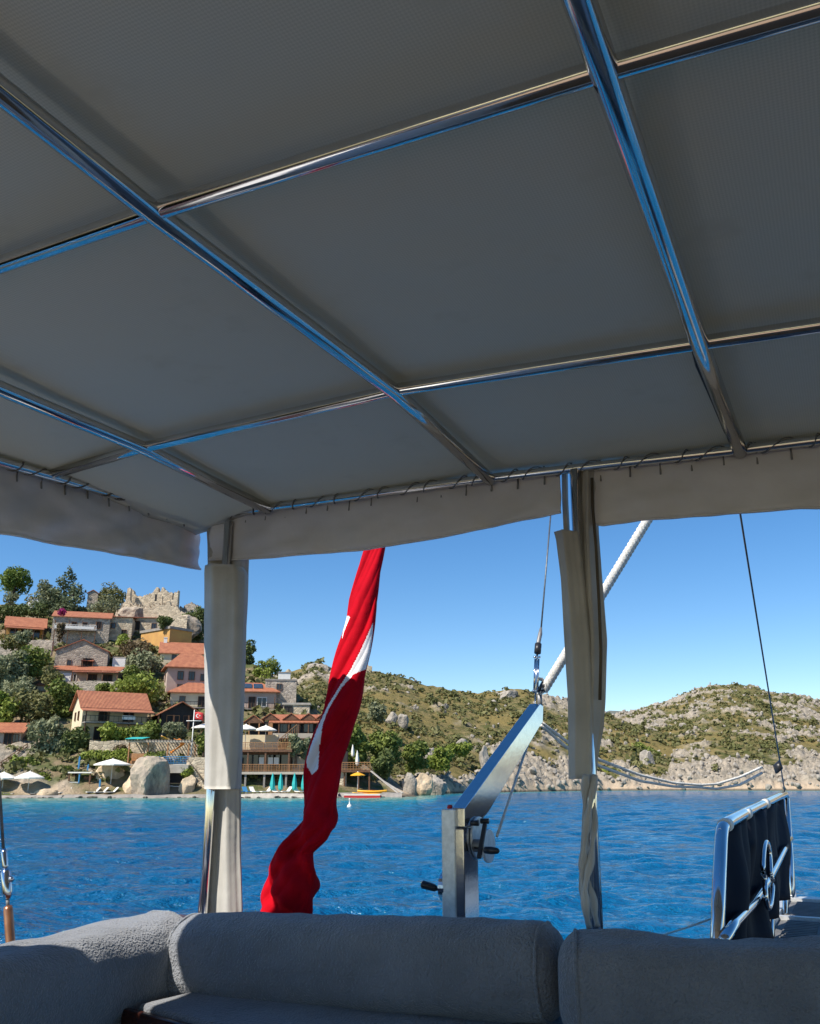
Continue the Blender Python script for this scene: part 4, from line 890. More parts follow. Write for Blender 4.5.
# waterfront terraces of the restaurant
def terrace():
    p = P(272, 789, 134.5); m = mpp(p); root = empty('terrace_building', p, 0, 'two level waterfront terrace with wooden railings and dark lower bar', 'building')
    X = lambda px: (px-272)*m; Z = lambda py: (789-py)*m; w = X(309)
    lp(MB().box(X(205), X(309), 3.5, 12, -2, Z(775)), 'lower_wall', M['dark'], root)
    lp(MB().box(X(204), X(310), .4, 12, Z(775)+.003, Z(772.5)), 'floor_slab', M['beige'], root)
    rail(root, X(205), X(309), .5, .5, Z(772.4), 1.05, M['wood_lt'], 40, infill=True)
    lp(MB().box(X(205), X(286), 4, 12, Z(772.4)+.003, Z(753)), 'middle_wall', M['wood'], root)
    lp(MB().box(X(203), X(289), 1.6, 12, Z(753)+.003, Z(750.5)), 'floor_slab', M['wood'], root)
    for i, px in enumerate((240, 249, 256.5, 266, 272, 279)):
        o = lp(MB().box(X(px)-.65, X(px)+.65, 3.93, 3.996, Z(771.6), Z(755.5)), 'window', M['glass'], root)
        if i in (2, 3, 4): lp(MB().box(X(px)-.5, X(px)+.25, 3.86, 3.926, Z(765), Z(758)), 'curtain', M['white'], o)
    for px in (206, 225, 244, 262, 286): lp(MB().box(X(px)-.12, X(px)+.12, 1.7, 1.95, Z(772.4)+.003, Z(753)), 'post', M['wood'], root)
    for px in (206, 225, 244, 263, 285, 307): lp(MB().box(X(px)-.14, X(px)+.14, .6, .9, -2, Z(775)), 'post', M['concrete_d'], root)
    rail(root, X(204), X(287), 1.8, 1.8, Z(750.4), 1.0, M['wood_lt'], 36, infill=True)
    lp(MB().box(X(287), X(309), 5, 6, Z(772.4)+.003, Z(757)), 'garden_wall', M['beige'], root)
    lp(MB().box(X(205), X(268), 8, 9, Z(750.5)+.003, Z(734)), 'upper_wall', M['cream'], root)
    for px in (232, 250): lp(MB().box(X(px)-.9, X(px)+.9, 3.4, 3.494, Z(788), Z(778)), 'bar_front', M['blue'], root)
terrace()
# quays and walls on the waterline
def quay(label, x0, x1, py, Y, dep, h, m='concrete', name='stone_quay'):
    p0, p1 = P(x0, py, Y), P(x1, py, Y); n = 90; top, bot = [], []
    rr = random.Random(int(x0)); mb = MB(); G = []
    for i in range(n+1):
        t = i/n; x = p0[0]+(p1[0]-p0[0])*t; j = .5*float(fbm(np.array(x*.5), np.array(Y), 3))-.2; hh = h*(.75+.5*float(fbm(np.array(x*.35+4), np.array(Y+3.), 3)))
        G.append([(x, Y+dep, h+.1), (x, Y+.05+j, hh), (x, Y-.05+j, hh-.15), (x, Y-.5+j*2.4, .1), (x, Y-.9+j*3, -.6)])
    mb.grid(G); o = mb.build(name, M[m]); return tag(origin_to(o, ((p0[0]+p1[0])/2, Y, 0)), label, 'quay')
quay('low stone quay under the white parasols at the left shore', -60, 62, 798, 128.5, 8, .38, 'concrete_d')
quay('flat concrete bathing platform in front of the sun loungers and boulder', 62.3, 238, 798, 129, 8, .42, 'concrete_d')
quay('long concrete quay under the teal parasols', 238.3, 338, 798, 130, 9, .55)
quay('low dark jetty where the yellow boats lie', 338.3, 402, 797, 133, 5, .55, 'concrete_d', 'jetty')
def wall(label, x0, x1, py0, py1, Y, m='stone', th=.6, name='retaining_wall', steps=0):
    p0, p1 = P(x0, py1, Y), P(x1, py1, Y); zt = P((x0+x1)/2, py0, Y)[2]; n = max(6, int((p1[0]-p0[0])/1.2)); rr = random.Random(int(x0*7+py0)); G = []
    for i in range(n+1):
        x = p0[0]+(p1[0]-p0[0])*i/n; j = rr.uniform(-.12, .12)
        G.append([(x, Y+th, p0[2]-1.5), (x, Y+th, zt+j), (x, Y, zt+j), (x, Y-.02+j*.6, (zt+p0[2])/2), (x, Y-.05, p0[2]-1.5)])
    mb = MB().grid(G); k = len(mb.V); mb.F += [(0, 4, 3, 2, 1), (k-5, k-4, k-3, k-2, k-1)]
    o = mb.build(name, M[m]); return tag(origin_to(o, ((p0[0]+p1[0])/2, Y, p0[2])), label, 'wall')
wall('pale stone wall behind the teal parasols at the right end of the quay', 309, 346, 772, 794, 138.5)
wall('ochre earth bank wall behind the cream parasol', 104, 142, 764, 789, 137.5, 'rock_warm')
wall('grey garden wall below the long orange roofed outbuilding', 62, 118, 681, 690, 165, 'greywall')
wall('pale terrace wall below the olive tree and pergola', 88, 202, 741, 757, 142.0, 'stone')
wall('low stone wall behind the white parasols', 36, 66, 784, 796, 133.6, 'stone')
wall('white wall below the blue railing beside the boulder', 146, 190, 764.5, 774, 135.5, 'white')
wall('sunlit stone wall beside the stairs behind the left post', 186, 236, 757, 794, 136.0, 'stone')
wall('brown terrace wall under the tavern at the left hilltop', -10, 52, 640, 648, 176, 'greywall')
wall('stone wall of the road behind the tall house bushes', 60, 160, 738, 746, 147.0, 'beige')
# castle ruin on the top
def castle():
    Y = 206; base = P(150, 626, Y); m = mpp(base); root = empty('castle_ruin', base, 0, 'ruined pale stone castle walls with broken battlements on the hilltop', 'castle')
    X = lambda px: (px-150)*m; Z = lambda py: (626-py)*m
    def wallp(pts, y0, y1, jag=.25):
        rr = random.Random(len(pts)); top = []
        for i in range(len(pts)-1):
            (a, b), (c, d) = pts[i], pts[i+1]
            n = max(1, int(abs(c-a)/1.0))
            for k in range(n): t = k/n; top.append((X(a+(c-a)*t), Z(b+(d-b)*t)+rr.uniform(-jag, jag)))
        top.append((X(pts[-1][0]), Z(pts[-1][1])))
        mb = MB(); G = [[(x, y1, -7), (x, y1, z), (x, y0, z), (x, y0-.05, z*.4-2), (x, y0, -7)] for x, z in top]
        mb.grid(G); k = len(mb.V); mb.F += [(0, 4, 3, 2, 1), (k-5, k-4, k-3, k-2, k-1)]
        return mb
    lp(wallp([(126.5, 590), (130, 589.5), (131, 594), (134, 595), (140, 596), (145, 594), (150, 592), (152, 588), (152.5, 587), (155, 587), (155.4, 591), (158, 591), (158.4, 587.3), (161, 587), (161.5, 590), (165, 591), (170, 592)], 0, 1.6), 'main_wall', M['stone'], root)
    lp(wallp([(170, 600), (173, 602), (173.5, 594), (177.5, 592), (178, 618)], -1.8, -.2), 'corner_wall', M['stone'], root)
    lp(wallp([(122, 607), (126, 602), (127, 589.5), (130, 589), (130.5, 602), (134, 606)], -2.2, -1.0), 'corner_wall', M['stone'], root)
    lp(wallp([(120, 616), (128, 609), (138, 607), (148, 610), (160, 608), (172, 606), (182, 611), (190, 617)], -4.2, -2.5, .6), 'lower_wall', M['stone'], root)
    lp(wallp([(176, 606), (183, 603), (188, 601), (194, 604), (199, 609), (203, 620)], 1.8, 3.4, .5), 'back_wall', M['greywall'], root)
    lp(wallp([(150, 596), (152, 594), (158, 594), (160, 595)], -.14, -.02, .05), 'buttress', M['stone'], root)
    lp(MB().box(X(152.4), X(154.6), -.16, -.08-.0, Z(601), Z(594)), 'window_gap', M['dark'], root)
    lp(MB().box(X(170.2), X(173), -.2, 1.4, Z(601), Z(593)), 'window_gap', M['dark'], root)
castle()
wall('terraced rubble wall on the slope right of the castle', 172, 186, 616, 634, 196, 'stone', 2)
def ruin_small():
    o = MB().box(-1, 1, -.8, .8, -1, 2.6).box(-.7, -.2, -.6, .6, 2.602, 3.0).build('watch_hut', M['stone']); p = P(369, 674, 297); o.location = p
    tag(o, 'tiny pale stone hut on the skyline of the middle hill', 'hut')
ruin_small()
# ---- parasols, loungers
def parasol(label, px, py_top, wpx, py_base, m, Y, group, hpx=9, closed=False, sides=8):
    b = P(px, py_base, Y); s = mpp(b); root = empty('parasol', b, 0, label, 'parasol', group); top = (py_base-py_top)*s; r = wpx*s/2; ch = hpx*s
    lp(MB().tube([(0, 0, -.3), (0, 0, top-.05)], .05, 8), 'pole', M['white' if not closed else 'wood'], root, True)
    if closed:
        mb = MB(); nz = 10; G = []
        for i in range(nz+1):
            t = i/nz; rad = r*(.12+.62*min(t*1.6, 1)**.8-.25*max(0, t-.7))*(1 if t < 1 else .2)
            G.append([((rad*(1+.22*math.cos(5*a)))*math.cos(a), (rad*(1+.22*math.cos(5*a)))*math.sin(a), top-ch*t) for a in np.linspace(0, 2*PI, 21)])
        mb.grid(G); lp(mb, 'canopy', M[m], root, True)
    else:
        mb = MB(); V = [(0, 0, top)]; G = []
        for t, zz in ((.03, 0), (.35, .28), (.7, .64), (1, 1), (1, 1.22), (.97, 1.2)):
            G.append([(r*t*math.cos(a)*(1-.03*math.cos(sides*a)*t), r*t*math.sin(a)*(1-.03*math.cos(sides*a)*t), top-ch*zz*.82) for a in np.linspace(0, 2*PI, sides*4+1)])
        mb.grid(G); lp(mb, 'canopy', M[m], root, False)
        lp(MB().lathe([(.08, -.05), (.09, .02), (.03, .12)], 8, (0, 0, top)), 'finial', M['white'], root, True)
    return root
parasol('white square parasol cut by the left picture edge', 1, 773, 26, 796, 'canvas_w', 131, 'white parasols on the left shore', 7, sides=4)
parasol('white square parasol between the left edge and the clipped green bush', 27, 772.5, 28, 797, 'canvas_w', 130.5, 'white parasols on the left shore', 7, sides=4)
parasol('large cream parasol left of the grey boulder', 110, 760, 35, 790, 'canvas_w', 134, None, 6.5)
parasol('left of two cream parasols on the terrace right of the post', 245, 725, 24, 746, 'canvas_w', 140, 'cream parasols on the upper terrace', 5.5, sides=4)
parasol('right of two cream parasols on the terrace by the wooden stairs', 265, 726, 23, 746, 'canvas_w', 140.5, 'cream parasols on the upper terrace', 5.5, sides=4)
parasol('white parasol partly hidden by the left edge of the post', 204, 724, 26, 745, 'canvas_w', 140, None, 5)
parasol('small yellow parasol above the pergola', 161, 736, 13, 746, 'yellow', 146, None, 4)
for px, l in ((272, 'leftmost of four folded teal parasols on the quay'), (280.2, 'second from the left of four folded teal parasols'), (294, 'third from the left of four folded teal parasols'), (303.2, 'rightmost of four folded teal parasols, beside the red flag')):
    parasol(l, px, 774, 6, 793, 'teal', 131.8, 'folded teal parasols on the quay', 17, True)
parasol('folded white parasol on the wooden deck right of the red flag', 357, 751, 4.5, 768, 'canvas_w', 139, 'folded white parasols by the yellow boats', 15, True)
parasol('smaller folded white parasol farther back on the wooden deck', 352.5, 745, 4, 760, 'canvas_w', 143, 'folded white parasols by the yellow boats', 12, True)
parasol('flat yellow parasol above the yellow boats', 357.5, 773, 15, 793, 'yellow', 135.5, None, 3.5)
def make_lounger(m):
    root = empty('sun_lounger', (0, 0, 0)); tag(root, 'x', 'sun lounger')
    lp(MB().box(-.35, .35, -1.0, .35, .30, .40), 'seat', M[m], root)
    lp(MB().slab([(-.35, .353, .40), (.35, .353, .40), (.35, .95, 1.02), (-.35, .95, 1.02)], .10), 'backrest', M[m], root)
    mb = MB()
    for x in (-.3, .3):
        for y in (-.9, .3): mb.box(x-.04, x+.04, y-.04, y+.04, 0, .298)
    lp(mb, 'frame', M['wood' if m != 'blue' else 'metal_d'], root); return root
def copy_thing(o):
    c = o.copy(); COL.objects.link(c)
    for ch in o.children:
        d = ch.copy(); COL.objects.link(d); d.parent = c
    return c
LP = {m: None for m in ('canvas_w', 'blue', 'beige')}
def lounger(px, py, Y, rz, m, label, group='sun loungers along the village waterfront'):
    if LP[m] is None: o = LP[m] = make_lounger(m)
    else: o = copy_thing(LP[m])
    z = P(px, py, Y); o.location = (z[0], Y, z[2]); o.rotation_euler = (0, 0, math.radians(rz)); o['label'] = label; o['group'] = group
for px, l in ((93, 'left of three white loungers under the cream parasol'), (101, 'middle of three white loungers under the cream parasol'), (111, 'right of three white loungers under the cream parasol')): lounger(px, 794.5, 131.4, -50, 'canvas_w', l)
lounger(64, 795, 131, -35, 'canvas_w', 'single white lounger with raised back left of the kiosk')
lounger(240, 794, 131.5, 35, 'blue', 'blue lounger nearest the left post on the quay'); lounger(246.5, 794, 131.6, 35, 'blue', 'second blue lounger from the left post on the quay')
for i, px in enumerate((254, 266, 276, 286, 298)): lounger(px, 794, 131.5, (40, -40)[i % 2], 'canvas_w', ('white lounger beside the blue loungers on the quay', 'white lounger left of the first teal parasol', 'white lounger under the second teal parasol', 'white lounger between the two pairs of teal parasols', 'white lounger at the right pair of teal parasols')[i])
for i, px in enumerate((5, 17, 33)): lounger(px, 796, 130.4, (30, -30, 20)[i], 'beige', ('brown lounger at the left picture edge under a white parasol', 'brown lounger left of the second white parasol pole', 'brown lounger right of the second white parasol pole')[i])
# ---- kiosk, blue posts, pergola, slide, flagpole
def kiosk():
    Y = 134; b = P(79, 792, Y); s = mpp(b); root = empty('kiosk', b, 0, 'small beach kiosk with flat cream roof, white counter and blue posts', 'kiosk')
    lp(MB().box(-1.6, 1.9, -1, 1.4, 18*s, 18*s+.18), 'roof', M['canvas_w'], root)
    for x, y in ((-1.4, -.8), (1.7, -.8), (-1.4, 1.2), (1.7, 1.2), (.1, -.8)): lp(MB().box(x-.09, x+.09, y-.09, y+.09, -.5, 18*s-.003), 'post', M['blue' if x == .1 else 'wood'], root)
    lp(MB().box(-2.0, .0, -.9, -.6, -.5, 1.35).box(-2.05, .05, -1.0, -.5, 1.353, 1.42), 'counter', M['white'], root)
    lp(MB().box(.4, 1.5, .2, 1.1, -.5, 2.2), 'back_shelf', M['wood'], root)
kiosk()
for px, py, l in ((79, 765, 'blue post on the terrace edge above the kiosk'), (87.5, 773, 'blue post on the path right of the kiosk roof'), (99.5, 788, 'short blue post under the cream parasol')):
    Y = 137 if py < 780 else 133; b = P(px, py, Y); o = MB().box(-.12, .12, -.1, .1, -1, 1.1).lathe([(.08, 1.102), (.11, 1.2), (.02, 1.3)], 8).build('blue_post', M['blue']); o.location = b; tag(o, l, 'post', 'blue posts above the bathing platform')
def pergola():
    Y = 137.5; b = P(156, 764, Y); s = mpp(b); X = lambda px: (px-156)*s; Z = lambda py: (764-py)*s
    root = empty('pergola', b, 0, 'timber pergola terrace with teal awning, orange benches and blue railing above the boulder', 'pergola')
    lp(MB().box(X(124), X(190), 0, 5, -1.2, 0), 'deck', M['stone'], root)
    for px in (127, 146, 166, 187):
        for y in (.3, 4.6): lp(MB().box(X(px)-.09, X(px)+.09, y-.09, y+.09, 0.003, Z(743)), 'post', M['wood_lt'], root)
    for y in (.2, 4.5): lp(MB().box(X(123), X(189), y, y+.2, Z(743)+.003, Z(741.5)), 'beam', M['beige'], root)
    mb = MB()
    for i in range(22): x = X(124)+(X(188)-X(124))*i/21; mb.box(x-.06, x+.06, -.3, 5.1, Z(741.4), Z(740.6))
    lp(mb, 'rafters', M['beige'], root)
    lp(MB().slab([(X(124), -.6, Z(741.8)+.35), (X(142), -.6, Z(741.8)+.35), (X(142), 3, Z(741)+.6), (X(124), 3, Z(741)+.6)], .08), 'awning', M['teal'], root)
    for x0, x1 in ((128, 146),):
        lp(MB().box(X(x0), X(x1), .8, 1.5, .003, .5).box(X(x0), X(x1), 1.45, 1.6, .503, 1.15).box(X(x0), X(x1), .45, .52, .9, 1.6), 'bench', M['orange'] if False else M['wood_lt'], root)
    rail(root, X(147), X(190), -.05, -.05, .0, 1.1, M['blue'], 26, infill=True)
    for px in (152, 163, 182): lp(MB().box(X(px)-.5, X(px)+.5, 2.2, 3.0, .003, .78), 'table', M['wood'], root)
pergola()
def slide():
    Y = 139; b = P(176, 755, Y); mb = MB(); G = []
    for t in np.linspace(0, 1, 20):
        c = np.array([.9*math.sin(t*4.6), -.4+t*.9, 2.3-2.1*t]); a = t*4.6; G.append([c+np.array([d*.45*math.cos(a*.5), d*.45*math.sin(a*.5)*.4, .18*abs(d)]) for d in (-1, -.7, 0, .7, 1)])
    o = mb.grid(G).build('garden_slide', M['orange'], None, True); o.location = b; solid(o, .06); tag(o, 'curved orange plastic slide on the pergola terrace', 'slide')
slide()
def small_flag():
    Y = 138.5; b = P(190.5, 764, Y); s = mpp(b); root = empty('flagpole', b, 0, 'white flagpole with cross yard and small red crescent flag before the restaurant', 'flagpole')
    lp(MB().tube([(0, 0, -1), (0, 0, 53*s)], [.10, .07], 8), 'pole', M['white'], root, True)
    lp(MB().tube([(-1.1, -.12, 42*s), (1.25, -.12, 42*s)], .06, 6), 'yard', M['white'], root, True)
    G = [[(.15+i*.17, .08*math.sin(i*.9)-.02*i, (42.6+j*1.5)*s+.12-.015*i*i*.2) for j in range(6)] for i in range(9)]
    f = lp(MB().grid(G), 'flag_cloth', M['red'], root, True); solid(f, .03)
    def fy(x): i = (x-.15)/.17; return .08*math.sin(i*.9)-.02*i-.06
    cx, cz, R_ = .62, 46.4*s+.1, .30; mb = MB(); n = 24; V = []
    for i in range(n+1):
        t = .55+(2*PI-1.1)*i/n; V.append((cx+R_*math.cos(t), fy(cx+R_*math.cos(t)), cz+R_*math.sin(t)))
    for i in range(n+1):
        t = .80+(2*PI-1.6)*(n-i)/n; V.append((cx+.08+R_*.8*math.cos(t), fy(cx+.08+R_*.8*math.cos(t)), cz+R_*.8*math.sin(t)))
    m_ = n+1; mb.poly(V, [(i, i+1, 2*m_-2-i, 2*m_-1-i) for i in range(n)]); e = lp(mb, 'crescent', M['white'], f); solid(e, .02)
    sx_, sz_ = cx+.36, cz; sv = [(sx_+(.14 if k % 2 == 0 else .055)*math.cos(PI+k*PI/5), fy(sx_), sz_+(.14 if k % 2 == 0 else .055)*math.sin(PI+k*PI/5)) for k in range(10)]
    sv.append((sx_, fy(sx_), sz_)); e = lp(MB().poly(sv, [(k, (k+1) % 10, 10) for k in range(10)]), 'star', M['white'], f); solid(e, .02)
small_flag()
def stairs(label, x0, y0, x1, y1, Y0, Y1, width, m, n=14, name='stone_stairs', railm=None):
    p0, p1 = P(x0, y0, Y0), P(x1, y1, Y1); mb = MB(); root = empty(name, p0, 0, label, 'stairs'); d = p1-p0
    for i in range(n):
        t0, t1 = i/n, (i+1)/n; a = d*t0; b = d*t1; sx_ = sorted((a[0], b[0])); mb.box(sx_[0], sx_[1]+.02, d[1]*t0, d[1]*t0+width, b[2]-1.2-.001*i, b[2])
    lp(mb, 'steps', M[m], root)
    if railm:
        r_ = MB(); r_.bar(np.array([0, -.1, 1.0]), d+np.array([0, -.1, 1.0]), .10); r_.bar(np.array([0, -.1, .55]), d+np.array([0, -.1, .55]), .07)
        for i in range(9): q = d*i/8+np.array([0, -.1, 0]); r_.bar(q, q+np.array([0, 0, 1.0]), .08)
        lp(r_, 'railing', M[railm], root)
stairs('sunlit stone stairs climbing beside the left post', 207, 790, 187, 760, 133.5, 136, 1.6, 'stone', 16)
stairs('wooden railed steps climbing left above the white parasols', -8, 775, 27, 750, 134, 143, 1.4, 'stone', 14, 'railed_steps', 'wood')
stairs('wooden stairs rising to the upper balcony of the restaurant', 278, 747, 297, 731, 138.5, 140, 1.2, 'wood_lt', 12, 'wooden_stairs', 'wood_lt')
stairs('steep stone path with pale edge beside the blue posts', 100, 780, 82, 760, 134.5, 139, 1.2, 'stone', 12)
def doorway():
    Y = 134.2; b = P(173, 797, Y); s = mpp(b); root = empty('cellar_store', b, 0, 'dark cellar opening with white boards right of the grey boulder', 'store')
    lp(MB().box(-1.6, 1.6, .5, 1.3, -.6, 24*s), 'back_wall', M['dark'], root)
    lp(MB().box(-1.8, 2.0, -.2, 1.4, 23*s, 31*s), 'lintel', M['concrete'], root)
    lp(MB().box(-1.5, -.05, -.3, -.2, -.2, 11*s), 'board', M['white'], root); lp(MB().box(.0, 1.2, -.36, -.26, -.2, 10.5*s), 'board', M['white'], root)
doorway()
# ---- yellow boats, deck at the right end, buoy
def pedal():
    for k, (px, dz, l) in enumerate(((367, 0, 'yellow kayak lying lowest on the jetty'), (372, .36, 'yellow kayak on top of the other kayak on the jetty'))):
        Y = 134.2; b = P(px, 795.5, Y); mb = MB(); G = []
        for t in np.linspace(-1, 1, 25):
            w = .42*(1-abs(t)**2.6)+.02; G.append([(t*2.2, w*math.cos(a), .20+.18*math.sin(a)*(1 if math.sin(a) < 0 else .8)+.12*t*t) for a in np.linspace(0, 2*PI, 13)])
        mb.grid(G); root = empty('kayak', b+np.array([0, k*.12, dz]), 0, l, 'kayak', 'yellow kayaks on the jetty'); lp(mb, 'kayak_hull', M['yellow'], root, True)
        lp(MB().tube([(.45*math.cos(t), .28*math.sin(t), .36) for t in np.linspace(0, 2*PI, 20)], .03, 6), 'cockpit_rim', M['orange'], root, True)
pedal()
def raft():
    b = P(364, 799, 132.2); root = empty('pontoon', (b[0], b[1], 0), 0, 'low floating pontoon with red edge below the yellow kayaks', 'pontoon')
    lp(MB().box(-2.9, 2.4, -.6, 1.0, .30, .42), 'deck', M['canvas_w'], root); lp(MB().box(-2.9, 2.4, -.6, 1.0, -.2, .297), 'float', M['red'], root)
raft()
def deck_r():
    Y = 138; b = P(352, 790, Y); s = mpp(b); X = lambda px: (px-352)*s; Z = lambda py: (790-py)*s
    root = empty('wooden_deck', b, 0, 'raised wooden deck with orange railing right of the big red flag', 'deck')
    lp(MB().box(X(330), X(370), 0, 6, Z(773), Z(771)), 'floor', M['wood'], root); rail(root, X(330), X(370), .1, .1, Z(771), 1.15, M['wood_lt'], 14, infill=True)
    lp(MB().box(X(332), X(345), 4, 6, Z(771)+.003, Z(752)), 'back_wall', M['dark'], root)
    for px in (331, 344, 358, 369): lp(MB().box(X(px)-.12, X(px)+.12, .3, .55, -1, Z(773)-.003), 'post', M['wood'], root)
deck_r()
for k, (a, b_, l) in enumerate((((371, 771), (398, 793), 'left of two pale ramps sloping down to the jetty'), ((380, 779), (403, 793), 'right of two pale ramps sloping down to the jetty'))):
    p, q = P(*a, 138), P(*b_, 135); o = MB().bar(p, q, .35, .12).build('boat_ramp', M['concrete']); tag(origin_to(o, q), l, 'ramp', 'ramps to the jetty')
by = P(349.5, 806.5, 86); bo = MB().lathe([(.02, -.2), (.20, -.1), (.26, .08), (.18, .26), (.06, .36), (.05, .72), (.10, .78), (.02, .86)], 14).build('mooring_buoy', M['canvas_w'], None, True)
bo.location = (by[0], by[1], 0.02); tag(bo, 'small white mooring buoy floating off the jetty', 'buoy')
tp = P(441, 785, 176); to = MB().slab([(-1.4, -1, 1.0), (1.2, -1, 1.15), (1.5, .6, 1.5), (-1.2, .6, 1.3)], .06).tube([(-1.2, -.9, -1), (-1.2, -.9, 1.0)], .05, 6).tube([(1.1, -.9, -1), (1.1, -.9, 1.1)], .05, 6).build('beach_awning', mat('blue_tarpaulin', (.16, .42, .66), (.13, .36, .60), 2, .7)); to.location = tp
tag(to, 'small light blue tarpaulin shelter on the rocks right of the cove', 'tarpaulin')

house('pale narrow house wedged left of the castle below the silvery bush', 105, 634, 11, 17, 10, 5, 'gable', 3, 'cream', 'tile_old', 'x', .2, wins=(('f', .0, .5, .7, 1.1),))
house('tiny white hut among the shrubs right of the stone pine', 33, 606, 7, 7, 5, 3, 'flat', 1, 'white', 'concrete_d', ov=.1, name='hut', cat='hut', Y=209)
house('dark little stone house on the skyline between conifer and castle', 92, 603, 12, 10, 12, 5, 'gable', 3, 'greywall', 'tile_old', 'y', .2, Y=213)
house('brown shed with sloping roof under the trees left of the main house', 64, 748, 20, 12, 8, 4, 'shed', 3, 'wood', 'tile_old', ov=.3, wins=(('f', .3, .05, 1.0, 1.7, 'wood', 'dark'),), name='shed', cat='shed')

# ------------------------------------------------------------------ vegetation and rocks
def leaves(lobes, n, size, seed, flat=1.0, droop=0, hollow=.55):
    g = np.random.default_rng(seed); L = np.array(lobes, float)          # cx cy cz rx ry rz
    vol = (L[:, 3]*L[:, 5]*L[:, 4])**(.75); k = g.choice(len(L), n, p=vol/vol.sum()); C, Rr = L[k, :3], L[k, 3:]
    d = g.normal(size=(n, 3)); d /= np.linalg.norm(d, axis=1)[:, None]; rad = (hollow+(1-hollow)*g.random(n)**.6)
    rad *= 1+.22*(np.sin(d[:, 0]*5+k*1.7)*np.cos(d[:, 1]*4+k)+np.sin(d[:, 2]*6+k*.7))*.6
    c = C+d*Rr*rad[:, None]
    nn = d*.7+g.normal(size=(n, 3))*.75+np.array([0, 0, .25]); nn /= np.linalg.norm(nn, axis=1)[:, None]
    t = np.cross(nn, g.normal(size=(n, 3))); t /= np.linalg.norm(t, axis=1)[:, None]+1e-9; b = np.cross(nn, t)
    s = size*(.6+.8*g.random(n))[:, None]; t = t*s; b = b*s*.62
    V = np.stack([c-t, c-b*.9+t*.1, c+t, c+b*.9+t*.1], 1)
    tint = np.clip(.5+.28*g.normal(size=n)+.25*np.sin(k*2.3), 0, 1)
    return V.reshape(-1, 3), tint
def quads(name, V, tint, m, parent=None):
    n = len(V)//4; me = bpy.data.meshes.new(name); me.vertices.add(len(V)); me.vertices.foreach_set('co', V.astype(np.float32).ravel())
    me.loops.add(4*n); me.loops.foreach_set('vertex_index', np.arange(4*n, dtype=np.int32)); me.polygons.add(n); me.polygons.foreach_set('loop_start', np.arange(0, 4*n, 4, dtype=np.int32))
    a = me.attributes.new('tint', 'FLOAT', 'FACE'); a.data.foreach_set('value', tint.astype(np.float32)); me.materials.append(m); me.update(calc_edges=True); me.validate()
    o = bpy.data.objects.new(name, me); COL.objects.link(o)
    if parent is not None: o.parent = parent
    return o
_seed = [100]
def tree(label, x0, x1, y0, y1, kind, name='tree', shape='round', n=1500, size=.26, Y=None, trunk=True, group=None, base=None, cat=None, lob=9):
    _seed[0] += 1; rr = random.Random(_seed[0]); px = (x0+x1)/2; pb = hit(px, base or y1) if Y is None else P(px, base or y1, Y); s = mpp(pb)
    w, h = (x1-x0)*s/2, (y1-y0)*s; z0 = ((base or y1)-y1)*s
    L = []
    if shape == 'round':
        for i in range(lob):
            a = rr.uniform(0, 2*PI); u = rr.uniform(.15, .85); rad = math.sin(PI*min(max(u, .12), .9))**.6*.58
            q = rr.uniform(.30, .46); L.append((w*rad*math.cos(a), w*rad*math.sin(a), z0+h*u, w*q*1.15, w*q*1.15, min(w*q*1.1, h*.32)))
        L.append((0, 0, z0+h*.5, w*.6, w*.6, h*.36))
    elif shape == 'cone':
        for i in range(12):
            u = i/12; r = w*(1-u)**.8
            for j in range(max(2, int(6*(1-u)))):
                a = rr.uniform(0, 2*PI); q = r*rr.uniform(.35, 1); L.append((q*math.cos(a), q*math.sin(a), z0+h*(.04+.9*u)-q*.12, r*.42+.35, r*.42+.35, h*.075))
        L.append((0, 0, z0+h*.5, w*.25, w*.25, h*.46))
    elif shape == 'umbrella':
        for i in range(12):
            a = rr.uniform(0, 2*PI); q = math.sqrt(rr.random())*.72; L.append((w*q*math.cos(a), w*q*math.sin(a), z0+h*(.20+.50*(1-q*q)), w*.40, w*.40, h*.26))
    elif shape == 'hedge':
        m_ = max(4, int(w/h*3))
        for i in range(m_+1): L.append((-w*.9+1.8*w*i/m_, rr.uniform(-.2, .2), z0+h*.48, w*1.5/m_, min(w, 1.4), h*.5*rr.uniform(.85, 1.12)))
    root = empty(name, pb, rr.uniform(0, 6) if shape not in ('hedge',) else 0, label, cat or name.split('_')[-1], group)
    V, t = leaves(L, n, size, _seed[0]); quads('crown', V, t, LEAF[kind] if kind in LEAF else M[kind], root)
    if trunk:
        mb = MB(); top = z0+h*.45
        mb.tube([(0, 0, -.8), (.1*w*rr.uniform(-1, 1), 0, top*.4), (.15*w*rr.uniform(-1, 1), .1, top)], [.05*h+.06, .035*h+.04, .02*h+.03], 8)
        for i in range(5):
            a = rr.uniform(0, 2*PI); q = L[rr.randrange(len(L))]; mb.tube([(0, 0, top*rr.uniform(.4, .8)), (q[0]*.5, q[1]*.5, q[2]*.8), (q[0], q[1], q[2])], [.025*h+.03, .018*h+.02, .02], 6)
        mb.build('trunk', M['bark'], root, True)
    return root
